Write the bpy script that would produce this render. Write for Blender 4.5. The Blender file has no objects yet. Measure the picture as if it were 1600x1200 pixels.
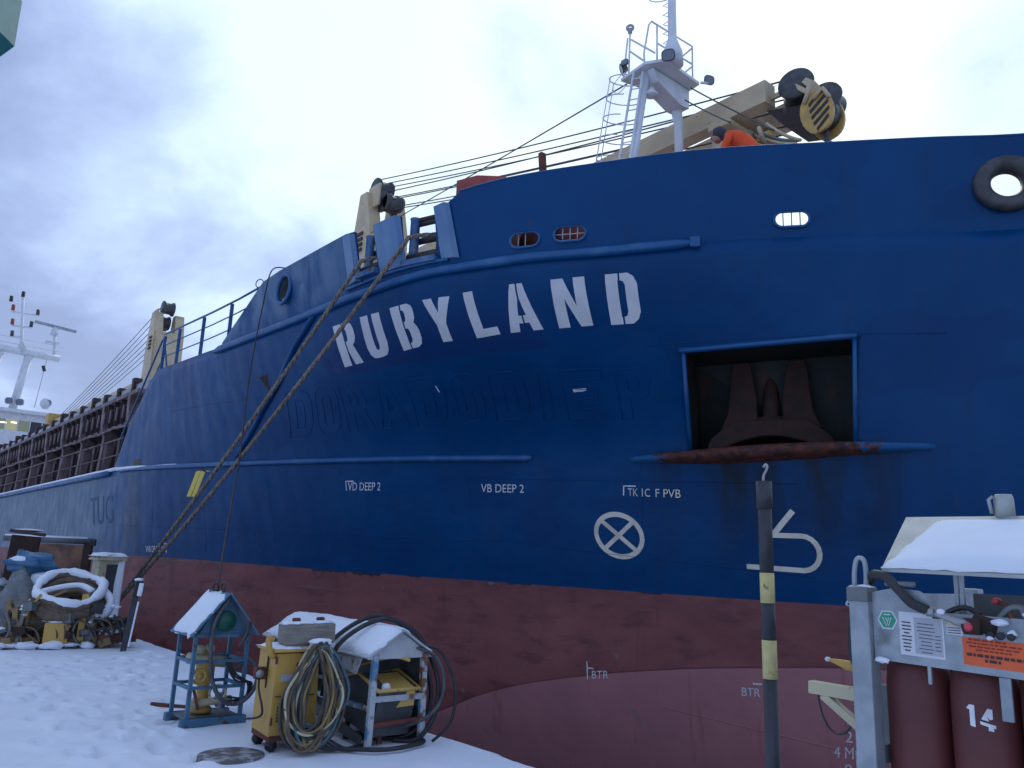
import bpy, bmesh, math, random
import numpy as np
from mathutils import Vector, Matrix
from mathutils.bvhtree import BVHTree
random.seed(7)
SC = bpy.context.scene
COL = SC.collection
R = math.radians
# ---------------------------------------------------------------- camera, world, sun, exposure
# the world frame is the dock's: +x along the dock towards the bow, +y across the dock, z up, snow at z=0
cam_d = bpy.data.cameras.new('camera'); cam = bpy.data.objects.new('camera', cam_d); COL.objects.link(cam)
cr = Vector((0.64763, 0.76095, 0.03902)); cu = Vector((0.14051, -0.16960, 0.97544)); cf = Vector((-0.74888, 0.62625, 0.21677))
cam.matrix_world = Matrix(((cr.x, cu.x, -cf.x, 0), (cr.y, cu.y, -cf.y, 0), (cr.z, cu.z, -cf.z, 1.65), (0, 0, 0, 1)))
cam_d.sensor_width = 36; cam_d.lens = 28.35; cam_d.clip_end = 5000; cam_d.clip_start = 0.05
SC.camera = cam
SUN_EL, SUN_DIR = R(36), Vector((-0.58, 0.81, 0))      # sun behind cloud, beyond the ship
SUN_DIR.normalize()
sunv = Vector((SUN_DIR.x * math.cos(SUN_EL), SUN_DIR.y * math.cos(SUN_EL), math.sin(SUN_EL)))
W = bpy.data.worlds.new('World'); SC.world = W; W.use_nodes = True
def build_world():
    nt = W.node_tree; nt.nodes.clear(); N = nt.nodes.new; L = nt.links.new
    out = N('ShaderNodeOutputWorld'); bg = N('ShaderNodeBackground'); L(bg.outputs[0], out.inputs[0])
    sky = N('ShaderNodeTexSky'); sky.sky_type = 'NISHITA'; sky.sun_disc = False
    sky.sun_elevation = SUN_EL; sky.sun_rotation = math.atan2(SUN_DIR.x, SUN_DIR.y)
    sc = N('ShaderNodeVectorMath'); sc.operation = 'SCALE'; sc.inputs[3].default_value = 0.10
    L(sky.outputs[0], sc.inputs[0])
    tc = N('ShaderNodeTexCoord')
    sep = N('ShaderNodeSeparateXYZ'); L(tc.outputs['Generated'], sep.inputs[0])
    # project the direction on a cloud layer plane: d.xy / (z + 0.25)
    ad = N('ShaderNodeMath'); ad.operation = 'ADD'; ad.inputs[1].default_value = 0.32; 
    mx = N('ShaderNodeMath'); mx.operation = 'MAXIMUM'; mx.inputs[1].default_value = 0.0
    L(sep.outputs[2], mx.inputs[0]); L(mx.outputs[0], ad.inputs[0])
    dv = N('ShaderNodeVectorMath'); dv.operation = 'DIVIDE'
    cb = N('ShaderNodeCombineXYZ')
    for i in range(3): L(ad.outputs[0], cb.inputs[i])
    L(tc.outputs['Generated'], dv.inputs[0]); L(cb.outputs[0], dv.inputs[1])
    mp = N('ShaderNodeMapping'); mp.inputs['Location'].default_value = CLOUD_OFF; mp.inputs['Scale'].default_value = (1, 1, 0.0)
    L(dv.outputs[0], mp.inputs[0])
    n1 = N('ShaderNodeTexNoise'); n1.inputs['Scale'].default_value = 2.1; n1.inputs['Detail'].default_value = 8; n1.inputs['Roughness'].default_value = 0.53; n1.inputs['Distortion'].default_value = 0.25
    L(mp.outputs[0], n1.inputs['Vector'])
    # forward scattering of the hidden sun through the cloud
    dt = N('ShaderNodeVectorMath'); dt.operation = 'DOT_PRODUCT'; dt.inputs[1].default_value = sunv
    L(tc.outputs['Generated'], dt.inputs[0])
    gl = N('ShaderNodeMapRange'); gl.inputs[1].default_value = 0.64; gl.inputs[2].default_value = 0.98; gl.inputs[3].default_value = -0.02; gl.inputs[4].default_value = 0.34
    gl.interpolation_type = 'SMOOTHSTEP'
    L(dt.outputs['Value'], gl.inputs[0])
    nr = N('ShaderNodeMapRange'); nr.inputs[1].default_value = 0.25; nr.inputs[2].default_value = 0.75; nr.inputs[3].default_value = 0.18; nr.inputs[4].default_value = 0.80; nr.clamp = False; L(n1.outputs[0], nr.inputs[0])
    sm = N('ShaderNodeMath'); sm.operation = 'ADD'; L(nr.outputs[0], sm.inputs[0]); L(gl.outputs[0], sm.inputs[1])
    rp = N('ShaderNodeValToRGB'); e = rp.color_ramp.elements
    e[0].position = 0.38; e[0].color = (0.25, 0.325, 0.54, 1)
    e[1].position = 0.84; e[1].color = (0.73, 0.86, 0.875, 1)
    for ps, cc in ((0.50, (0.315, 0.405, 0.66)), (0.58, (0.40, 0.51, 0.77)), (0.66, (0.49, 0.63, 0.84)), (0.74, (0.62, 0.77, 0.86))):
        m = e.new(ps); m.color = (*cc, 1)
    L(sm.outputs[0], rp.inputs[0])
    mix = N('ShaderNodeMix'); mix.data_type = 'RGBA'; mix.inputs[0].default_value = 0.9
    L(sc.outputs[0], mix.inputs[6]); L(rp.outputs[0], mix.inputs[7])
    L(mix.outputs[2], bg.inputs[0]); bg.inputs[1].default_value = 1.0
CLOUD_OFF = (5.3, 2.2, 0)
build_world()
sl = bpy.data.lights.new('sun', 'SUN'); so = bpy.data.objects.new('sun', sl); COL.objects.link(so)
sl.energy = 0.7; sl.angle = R(25); sl.color = (1.0, 0.96, 0.90)
so.rotation_euler = (-sunv).to_track_quat('-Z', 'Y').to_euler()
SC.view_settings.view_transform = 'Standard'; SC.view_settings.look = 'None'; SC.view_settings.exposure = 0.4; SC.view_settings.gamma = 1
SC.render.engine = 'CYCLES'; SC.render.resolution_x = 1024; SC.render.resolution_y = 768

# ---------------------------------------------------------------- materials
MATS = {}
def mat(name, col, rough=0.6, metal=0.0, col2=None, nscale=4.0, ndetail=5.0, lo=0.42, hi=0.62, bump=0.0, bscale=30.0, stretch=(1, 1, 1), emit=0.0, coat=0.0, alpha=None, col3=None, lo3=0.6, hi3=0.7, n3scale=8.0, stretch3=(1, 1, 1)):
    if name in MATS: return MATS[name]
    m = bpy.data.materials.new(name); m.use_nodes = True; nt = m.node_tree; N = nt.nodes.new; L = nt.links.new
    b = nt.nodes['Principled BSDF']
    b.inputs['Base Color'].default_value = (*col, 1); b.inputs['Roughness'].default_value = rough; b.inputs['Metallic'].default_value = metal
    if coat: b.inputs['Coat Weight'].default_value = coat; b.inputs['Coat Roughness'].default_value = 0.15
    tc = N('ShaderNodeTexCoord')
    def noise(scale, det, st):
        mp = N('ShaderNodeMapping'); mp.inputs['Scale'].default_value = st; L(tc.outputs['Object'], mp.inputs[0])
        n = N('ShaderNodeTexNoise'); n.inputs['Scale'].default_value = scale; n.inputs['Detail'].default_value = det; L(mp.outputs[0], n.inputs['Vector'])
        return n
    cur = None
    if col2:
        n = noise(nscale, ndetail, stretch)
        r = N('ShaderNodeMapRange'); r.inputs[1].default_value = lo; r.inputs[2].default_value = hi; L(n.outputs[0], r.inputs[0])
        x = N('ShaderNodeMix'); x.data_type = 'RGBA'; x.inputs[6].default_value = (*col, 1); x.inputs[7].default_value = (*col2, 1)
        L(r.outputs[0], x.inputs[0]); cur = x.outputs[2]
    if col3:
        n = noise(n3scale, 6, stretch3)
        r = N('ShaderNodeMapRange'); r.inputs[1].default_value = lo3; r.inputs[2].default_value = hi3; L(n.outputs[0], r.inputs[0])
        x = N('ShaderNodeMix'); x.data_type = 'RGBA'; x.inputs[6].default_value = (*col, 1); x.inputs[7].default_value = (*col3, 1)
        if cur: L(cur, x.inputs[6])
        L(r.outputs[0], x.inputs[0]); cur = x.outputs[2]
    if cur: L(cur, b.inputs['Base Color'])
    if bump:
        n = noise(bscale, 4, (1, 1, 1)); bp = N('ShaderNodeBump'); bp.inputs['Strength'].default_value = bump; bp.inputs['Distance'].default_value = 0.02
        L(n.outputs[0], bp.inputs['Height']); L(bp.outputs[0], b.inputs['Normal'])
    if emit:
        b.inputs['Emission Color'].default_value = (*col, 1); b.inputs['Emission Strength'].default_value = emit
    MATS[name] = m; return m

def hull_material(name, red=False):
    m = bpy.data.materials.new(name); m.use_nodes = True; nt = m.node_tree; N = nt.nodes.new; L = nt.links.new
    b = nt.nodes['Principled BSDF']
    geo = N('ShaderNodeNewGeometry'); sep = N('ShaderNodeSeparateXYZ'); L(geo.outputs['Position'], sep.inputs[0])
    def noise(scale, det=5, st=(1, 1, 1), rough=0.55):
        mp = N('ShaderNodeMapping'); mp.inputs['Scale'].default_value = st; L(geo.outputs['Position'], mp.inputs[0])
        n = N('ShaderNodeTexNoise'); n.inputs['Scale'].default_value = scale; n.inputs['Detail'].default_value = det; n.inputs['Roughness'].default_value = rough
        L(mp.outputs[0], n.inputs['Vector']); return n.outputs[0]
    def rng(s, a, c, x=0.0, y=1.0):
        r = N('ShaderNodeMapRange'); r.inputs[1].default_value = a; r.inputs[2].default_value = c; r.inputs[3].default_value = x; r.inputs[4].default_value = y
        L(s, r.inputs[0]); return r.outputs[0]
    def mth(op, a, c):
        k = N('ShaderNodeMath'); k.operation = op
        for i, v in enumerate((a, c)):
            if isinstance(v, (int, float)): k.inputs[i].default_value = v
            else: L(v, k.inputs[i])
        return k.outputs[0]
    def mix(f, a, c):
        x = N('ShaderNodeMix'); x.data_type = 'RGBA'
        if isinstance(f, float): x.inputs[0].default_value = f
        else: L(f, x.inputs[0])
        for i, v in ((6, a), (7, c)):
            if isinstance(v, tuple): x.inputs[i].default_value = (*v, 1)
            else: L(v, x.inputs[i])
        return x.outputs[2]
    X, Z = sep.outputs[0], sep.outputs[2]
    if not red:
        c = mix(rng(noise(0.5, 6), 0.35, 0.7), (0.0002, 0.050, 0.170), (0.0004, 0.062, 0.200))
        # chalky faded old paint on the plating aft of the forecastle
        fade = mth('MULTIPLY', rng(mth('ADD', X, mth('MULTIPLY', noise(0.8, 4), 2.5)), -24.2, -27.5), rng(noise(0.35, 5, (1, 1, 2.0)), 0.25, 0.6, 0.55, 1.0))
        c = mix(fade, c, (0.050, 0.118, 0.20))
        # older chalky paint on the aft bulwark; lighter blue vertical streaks under the rail
        f2 = mth('MULTIPLY', mth('MULTIPLY', rng(X, -11.2, -14.5), rng(Z, 6.35, 6.75)), rng(noise(1.6, 6, (1, 1, 0.35)), 0.40, 0.62))
        c = mix(mth('MULTIPLY', f2, 0.75), c, (0.16, 0.25, 0.36))
        f3 = mth('MULTIPLY', rng(noise(2.2, 5, (1, 1, 0.10)), 0.50, 0.72), mth('MULTIPLY', rng(X, -16.5, -20.0), rng(Z, 3.9, 5.6)))
        c = mix(mth('MULTIPLY', f3, 0.55), c, (0.03, 0.13, 0.30))
        # darker repainted rectangle under the name
        px = mth('MULTIPLY', rng(X, -14.75, -14.6), rng(X, -9.55, -9.7))
        pz = mth('MULTIPLY', rng(mth('ADD', Z, mth('MULTIPLY', X, 0.004)), 5.14, 5.17), rng(Z, 6.0, 5.6))
        c = mix(mth('MULTIPLY', mth('MULTIPLY', px, pz), 0.55), c, (0.012, 0.032, 0.135))
        # dirty streaks running down
        st = rng(noise(3.0, 6, (1, 1, 0.05)), 0.56, 0.78)
        c = mix(mth('MULTIPLY', st, 0.30), c, (0.02, 0.035, 0.055))
        # rust weeping from seams, scrapes from fenders
        rr_ = mth('MULTIPLY', rng(noise(5.0, 7, (1, 1, 0.035), 0.6), 0.66, 0.74), rng(noise(0.6, 3), 0.5, 0.62))
        c = mix(mth('MULTIPLY', rr_, 0.55), c, (0.10, 0.045, 0.03))
        sc_ = mth('MULTIPLY', rng(noise(1.3, 9, (0.6, 0.6, 6.0), 0.72), 0.63, 0.69), rng(noise(0.45, 3), 0.48, 0.6))
        c = mix(mth('MULTIPLY', sc_, 0.25), c, (0.03, 0.11, 0.23))
        # patches touched up with a slightly different blue
        pt_ = rng(noise(0.55, 1.5, (1, 1, 1.7)), 0.57, 0.585)
        c = mix(mth('MULTIPLY', pt_, 0.3), c, (0.001, 0.036, 0.135))
        # grime under the anchor pocket and at the old draught stain
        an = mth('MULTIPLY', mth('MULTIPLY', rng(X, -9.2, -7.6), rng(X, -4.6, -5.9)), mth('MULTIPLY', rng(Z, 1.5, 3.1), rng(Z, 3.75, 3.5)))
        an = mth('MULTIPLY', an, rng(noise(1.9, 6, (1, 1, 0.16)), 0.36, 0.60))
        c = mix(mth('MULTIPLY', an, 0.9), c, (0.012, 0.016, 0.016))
        vs = mth('MULTIPLY', mth('MULTIPLY', rng(X, -25.6, -25.0), rng(X, -23.9, -24.6)), mth('MULTIPLY', rng(Z, 3.95, 3.7), rng(noise(2.0, 6, (2, 1, 0.2)), 0.3, 0.6)))
        c = mix(mth('MULTIPLY', vs, 0.6), c, (0.03, 0.045, 0.05))
        rough = rng(noise(1.5, 5), 0.3, 0.7, 0.30, 0.46)
        b.inputs['Specular IOR Level'].default_value = 0.17
    else:
        c = mix(rng(noise(0.7, 7, (1, 1, 1.6)), 0.35, 0.68), (0.32, 0.112, 0.113), (0.24, 0.082, 0.086))
        c = mix(mth('MULTIPLY', rng(noise(1.6, 8, (0.7, 0.7, 2.5), 0.65), 0.50, 0.66), 0.6), c, (0.105, 0.045, 0.048))
        # band of fouling under the boundary
        c = mix(mth('MULTIPLY', mth('MULTIPLY', rng(Z, 0.75, 1.3), rng(noise(1.2, 8, (0.5, 0.5, 2.2), 0.7), 0.40, 0.62)), 0.6), c, (0.10, 0.045, 0.055))
        fc = N('ShaderNodeFloatCurve'); cv = fc.mapping.curves[0]
        pts = [(-18.0, -3.2), (-14.69, -1.62), (-13.83, -1.26), (-12.42, -0.70), (-10.70, -0.275), (-8.94, 0.036), (-7.22, 0.254), (-6.05, 0.371), (-2.0, 0.50)]
        P = [((t + 20) / 20, (z + 4) / 6) for t, z in pts]
        cv.points[0].location = P[0]; cv.points[1].location = P[-1]
        for q in P[1:-1]: cv.points.new(*q)
        fc.mapping.update()
        L(mth('DIVIDE', mth('ADD', X, 20.0), 20.0), fc.inputs['Value'])
        lim = mth('SUBTRACT', mth('MULTIPLY', fc.outputs[0], 6.0), 4.0)
        dd = mth('SUBTRACT', lim, Z)
        pale = mix(rng(noise(0.9, 6), 0.35, 0.7), (0.46, 0.200, 0.215), (0.39, 0.172, 0.195))
        pale = mix(mth('MULTIPLY', rng(noise(2.2, 8, (1, 1, 1.5), 0.7), 0.6, 0.72), 0.35), pale, (0.22, 0.09, 0.10))
        c = mix(rng(dd, -0.004, 0.004), c, pale)
        ln = mth('MULTIPLY', rng(dd, -0.03, -0.012), rng(dd, 0.004, -0.004))
        c = mix(mth('MULTIPLY', ln, 0.5), c, (0.06, 0.02, 0.025))
        vr = rng(noise(4.0, 7, (1, 1, 0.06), 0.6), 0.58, 0.74)
        c = mix(mth('MULTIPLY', vr, 0.4), c, (0.13, 0.05, 0.045))
        hs_ = mth('MULTIPLY', rng(noise(1.1, 9, (0.35, 0.35, 9.0), 0.7), 0.58, 0.66), rng(noise(0.5, 3), 0.45, 0.6))
        c = mix(mth('MULTIPLY', hs_, 0.45), c, (0.36, 0.20, 0.19))
        sp = rng(noise(2.6, 2), 0.735, 0.75)
        c = mix(mth('MULTIPLY', sp, 0.6), c, (0.22, 0.20, 0.22))
        rough = rng(noise(2.0, 5), 0.3, 0.7, 0.5, 0.7)
        b.inputs['Specular IOR Level'].default_value = 0.35
    L(c, b.inputs['Base Color']); L(rough, b.inputs['Roughness'])
    # plating dished slightly between its frames, brush texture
    bp = N('ShaderNodeBump'); bp.inputs['Strength'].default_value = 0.8; bp.inputs['Distance'].default_value = 0.06
    wv = N('ShaderNodeTexWave'); wv.wave_type = 'BANDS'; wv.bands_direction = 'X'; wv.inputs['Scale'].default_value = 0.52; wv.inputs['Distortion'].default_value = 0.6; wv.inputs['Detail'].default_value = 0
    L(geo.outputs['Position'], wv.inputs['Vector'])
    h = mth('ADD', mth('MULTIPLY', wv.outputs['Fac'], 0.10), mth('ADD', mth('ADD', mth('MULTIPLY', noise(0.9, 3), 0.8), mth('MULTIPLY', noise(2.2, 2), 0.22)), mth('MULTIPLY', noise(30, 3), 0.012)))
    L(h, bp.inputs['Height']); L(bp.outputs[0], b.inputs['Normal'])
    return m

M_BLUE = hull_material('hull_blue'); M_RED = hull_material('hull_red', True)
def shelf_material():
    # blue paint worn off to rust where the anchor strikes, with a ragged edge
    m = bpy.data.materials.new('shelf_worn'); m.use_nodes = True; nt = m.node_tree; N = nt.nodes.new; L = nt.links.new; b = nt.nodes['Principled BSDF']; b.inputs['Roughness'].default_value = 0.75
    g = N('ShaderNodeNewGeometry'); sx = N('ShaderNodeSeparateXYZ'); L(g.outputs['Position'], sx.inputs[0])
    n = N('ShaderNodeTexNoise'); n.inputs['Scale'].default_value = 5.0; n.inputs['Detail'].default_value = 8; n.inputs['Roughness'].default_value = 0.65; L(g.outputs['Position'], n.inputs['Vector'])
    def node(op, a, c):
        k = N('ShaderNodeMath'); k.operation = op
        for i, v in enumerate((a, c)):
            if isinstance(v, (int, float)): k.inputs[i].default_value = v
            else: L(v, k.inputs[i])
        return k.outputs[0]
    d = node('ABSOLUTE', node('ADD', sx.outputs[0], 7.0), 0.0); d = node('ADD', d, node('MULTIPLY', node('SUBTRACT', n.outputs[0], 0.5), 2.4))
    r = N('ShaderNodeMapRange'); r.inputs[1].default_value = 1.62; r.inputs[2].default_value = 1.50; L(d, r.inputs[0])
    n2 = N('ShaderNodeTexNoise'); n2.inputs['Scale'].default_value = 9; n2.inputs['Detail'].default_value = 6; L(g.outputs['Position'], n2.inputs['Vector'])
    rp = N('ShaderNodeValToRGB'); rp.color_ramp.elements[0].position = 0.36; rp.color_ramp.elements[0].color = (0.028, 0.014, 0.013, 1); rp.color_ramp.elements[1].position = 0.66; rp.color_ramp.elements[1].color = (0.15, 0.036, 0.022, 1); L(n2.outputs[0], rp.inputs[0])
    x = N('ShaderNodeMix'); x.data_type = 'RGBA'; x.inputs[6].default_value = (0.003, 0.095, 0.26, 1); L(rp.outputs[0], x.inputs[7]); L(r.outputs[0], x.inputs[0]); L(x.outputs[2], b.inputs['Base Color'])
    bp = N('ShaderNodeBump'); bp.inputs['Strength'].default_value = 0.6; bp.inputs['Distance'].default_value = 0.03; L(n2.outputs[0], bp.inputs['Height']); L(bp.outputs[0], b.inputs['Normal'])
    MATS['shelf_worn'] = m
shelf_material()
def M(k): return MATS[k]
mat('blue_trim', (0.001, 0.080, 0.245), 0.38, col2=(0.03, 0.14, 0.31), nscale=2.5, lo=0.5, hi=0.75, bump=0.15, bscale=8)
mat('blue_old', (0.02, 0.10, 0.28), 0.5, col2=(0.10, 0.17, 0.27), nscale=3, col3=(0.09, 0.035, 0.02), lo3=0.62, hi3=0.7, n3scale=5)
mat('letter_white', (0.66, 0.68, 0.74), 0.5, col2=(0.60, 0.62, 0.68), nscale=3, bump=0.05)
mat('mark_cream', (0.78, 0.74, 0.63), 0.55, col2=(0.62, 0.58, 0.50), nscale=5)
mat('mark_white', (0.80, 0.82, 0.86), 0.55, col2=(0.62, 0.64, 0.70), nscale=20)
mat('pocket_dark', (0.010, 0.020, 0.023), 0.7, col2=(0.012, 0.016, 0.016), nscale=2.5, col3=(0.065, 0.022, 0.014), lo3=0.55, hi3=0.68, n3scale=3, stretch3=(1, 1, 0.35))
mat('rust', (0.16, 0.045, 0.028), 0.85, col2=(0.075, 0.028, 0.022), nscale=5, bump=0.4, bscale=25)
mat('anchor_rust_shaded', (0.046, 0.017, 0.014), 0.85, col2=(0.024, 0.013, 0.012), nscale=4, bump=0.5, bscale=18)  # rust darkened further to carry the shade inside the pocket
mat('shelf_rust', (0.085, 0.024, 0.018), 0.85, col2=(0.045, 0.018, 0.016), nscale=5, bump=0.5, bscale=20, col3=(0.012, 0.05, 0.14), lo3=0.63, hi3=0.68, n3scale=5)
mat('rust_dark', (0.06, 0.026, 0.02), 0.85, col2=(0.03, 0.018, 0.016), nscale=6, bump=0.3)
mat('rust_brown', (0.085, 0.05, 0.05), 0.8, col2=(0.04, 0.026, 0.028), nscale=1.5, col3=(0.16, 0.13, 0.13), lo3=0.6, hi3=0.72, n3scale=4)
mat('coaming', (0.055, 0.036, 0.042), 0.8, col2=(0.028, 0.02, 0.026), nscale=1.2, col3=(0.14, 0.11, 0.12), lo3=0.6, hi3=0.7, n3scale=3)
mat('coaming_light', (0.22, 0.17, 0.18), 0.75, col2=(0.12, 0.085, 0.09), nscale=2.5)
mat('grey_paint', (0.36, 0.39, 0.44), 0.55, col2=(0.26, 0.28, 0.32), nscale=3)
mat('ship_white', (0.70, 0.73, 0.78), 0.45, col2=(0.60, 0.63, 0.68), nscale=2.5, col3=(0.3, 0.2, 0.14), lo3=0.70, hi3=0.78, n3scale=4)
mat('crane_cream', (0.58, 0.47, 0.30), 0.5, col2=(0.48, 0.38, 0.25), nscale=1.5, col3=(0.22, 0.12, 0.06), lo3=0.66, hi3=0.74, n3scale=4)
mat('crane_yellow', (0.58, 0.38, 0.10), 0.5, col2=(0.45, 0.29, 0.09), nscale=3, col3=(0.12, 0.06, 0.03), lo3=0.64, hi3=0.72, n3scale=6)
mat('black', (0.018, 0.019, 0.022), 0.55, col2=(0.035, 0.035, 0.04), nscale=8)
mat('sheave', (0.040, 0.045, 0.052), 0.45, col2=(0.07, 0.072, 0.08), nscale=6)
mat('wire', (0.045, 0.048, 0.06), 0.5)
mat('rope', (0.26, 0.215, 0.18), 0.95, col2=(0.14, 0.115, 0.10), nscale=14, bump=0.8, bscale=60)
mat('rope_dark', (0.035, 0.028, 0.03), 0.9, col2=(0.07, 0.045, 0.04), nscale=12)
mat('rubber', (0.016, 0.017, 0.02), 0.5, col2=(0.03, 0.03, 0.034), nscale=10)
mat('hose_grey', (0.10, 0.105, 0.12), 0.55, col2=(0.06, 0.062, 0.07), nscale=8)
mat('red_paint', (0.33, 0.060, 0.050), 0.55, col2=(0.24, 0.045, 0.04), nscale=3)
mat('deck', (0.20, 0.07, 0.055), 0.8, col2=(0.13, 0.05, 0.045), nscale=2)
mat('snow', (0.81, 0.86, 0.93), 0.75, col2=(0.76, 0.82, 0.905), nscale=1.6, bump=0.25, bscale=9, col3=(0.62, 0.67, 0.75), lo3=0.62, hi3=0.82, n3scale=1.1)
mat('concrete', (0.26, 0.25, 0.24), 0.85, col2=(0.16, 0.155, 0.15), nscale=1.2, col3=(0.08, 0.075, 0.07), lo3=0.58, hi3=0.7, n3scale=2, stretch3=(1, 1, 0.25), bump=0.2)
mat('blue_cage', (0.045, 0.15, 0.25), 0.55, col2=(0.08, 0.17, 0.25), nscale=8, col3=(0.09, 0.05, 0.04), lo3=0.6, hi3=0.68, n3scale=10)
mat('green_plate', (0.012, 0.10, 0.075), 0.5)
mat('cabinet_yellow', (0.56, 0.34, 0.075), 0.5, col2=(0.46, 0.27, 0.065), nscale=2.0, col3=(0.14, 0.09, 0.05), lo3=0.63, hi3=0.72, n3scale=5, stretch3=(1, 1, 0.4))
mat('cream_metal', (0.55, 0.50, 0.33), 0.5, col2=(0.45, 0.40, 0.27), nscale=6, col3=(0.10, 0.06, 0.04), lo3=0.64, hi3=0.68, n3scale=14)
mat('wood_box', (0.26, 0.235, 0.20), 0.8, col2=(0.18, 0.16, 0.135), nscale=5, stretch=(1, 8, 8))
mat('galv', (0.36, 0.40, 0.44), 0.45, metal=0.35, col2=(0.27, 0.31, 0.35), nscale=12, ndetail=3, bump=0.05, col3=(0.17, 0.18, 0.19), lo3=0.66, hi3=0.75, n3scale=6)
mat('galv_pale', (0.42, 0.45, 0.43), 0.5, metal=0.2, col2=(0.34, 0.37, 0.36), nscale=9)
mat('galv_dark', (0.17, 0.19, 0.20), 0.5, metal=0.3, col2=(0.13, 0.14, 0.155), nscale=6)
mat('cylinder_red', (0.135, 0.032, 0.032), 0.55, col2=(0.105, 0.027, 0.028), nscale=4, col3=(0.06, 0.02, 0.02), lo3=0.66, hi3=0.76, n3scale=7)
mat('label_white', (0.62, 0.64, 0.70), 0.45); mat('label_grey', (0.40, 0.42, 0.48), 0.45)
mat('label_orange', (0.80, 0.13, 0.035), 0.5, col2=(0.72, 0.11, 0.03), nscale=8); mat('label_yellow', (0.78, 0.62, 0.12), 0.5)
mat('label_green', (0.02, 0.32, 0.18), 0.45); mat('ink', (0.03, 0.03, 0.035), 0.6)
mat('ink_red', (0.22, 0.02, 0.02), 0.6); mat('handle_red', (0.62, 0.06, 0.09), 0.4)
mat('stripe_yellow', (0.62, 0.54, 0.22), 0.6, col2=(0.52, 0.45, 0.2), nscale=14, col3=(0.12, 0.10, 0.06), lo3=0.63, hi3=0.7, n3scale=20)
mat('pole_black', (0.030, 0.033, 0.042), 0.5, col2=(0.045, 0.05, 0.06), nscale=9)
mat('steel', (0.35, 0.36, 0.38), 0.4, metal=0.7)
mat('tarp_blue', (0.05, 0.17, 0.32), 0.5, col2=(0.035, 0.12, 0.24), nscale=5)
mat('tarp_grey', (0.20, 0.22, 0.23), 0.7, col2=(0.13, 0.145, 0.15), nscale=5)
mat('winch_ochre', (0.30, 0.20, 0.09), 0.7, col2=(0.19, 0.13, 0.075), nscale=5, col3=(0.06, 0.04, 0.03), lo3=0.55, hi3=0.66, n3scale=7)
mat('hose_brown', (0.15, 0.11, 0.075), 0.8, col2=(0.10, 0.075, 0.055), nscale=9)
mat('cable_ochre', (0.28, 0.20, 0.075), 0.7, col2=(0.17, 0.13, 0.07), nscale=9)
mat('cable_teal', (0.06, 0.14, 0.17), 0.6); mat('cable_dark', (0.04, 0.038, 0.04), 0.6, col2=(0.09, 0.075, 0.05), nscale=6)
mat('shelter_white', (0.48, 0.50, 0.52), 0.6, col2=(0.36, 0.38, 0.40), nscale=4, col3=(0.20, 0.09, 0.045), lo3=0.57, hi3=0.66, n3scale=6)
mat('shelter_post', (0.42, 0.47, 0.50), 0.6, col2=(0.10, 0.22, 0.36), nscale=5, lo=0.48, hi=0.56, col3=(0.19, 0.08, 0.04), lo3=0.55, hi3=0.62, n3scale=8)
mat('shelter_dark', (0.05, 0.055, 0.06), 0.7, col2=(0.085, 0.09, 0.095), nscale=4)
mat('glass', (0.03, 0.045, 0.05), 0.1); mat('window_lit', (0.34, 0.33, 0.17), 0.25, emit=0.45); mat('window_dim', (0.16, 0.18, 0.12), 0.2, emit=0.4)
mat('lamp_lit', (1.0, 0.93, 0.65), 0.4, emit=1.6)
mat('teal', (0.015, 0.20, 0.21), 0.5, col2=(0.012, 0.15, 0.165), nscale=2)
mat('jacket', (0.85, 0.10, 0.025), 0.8, col2=(0.78, 0.085, 0.02), nscale=6, bump=0.4, bscale=9); mat('hood', (0.045, 0.05, 0.07), 0.85); mat('trousers', (0.03, 0.035, 0.06), 0.85)
mat('skin', (0.45, 0.26, 0.19), 0.6); mat('dirt', (0.12, 0.11, 0.115), 0.8, col2=(0.35, 0.36, 0.39), nscale=9, lo=0.45, hi=0.6)
mat('graffiti', (0.03, 0.06, 0.115), 0.7, col2=(0.05, 0.10, 0.19), nscale=3); mat('bare_spot', (0.55, 0.62, 0.70), 0.6)
mat('lamp_glass', (0.16, 0.19, 0.25), 0.25)

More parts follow.
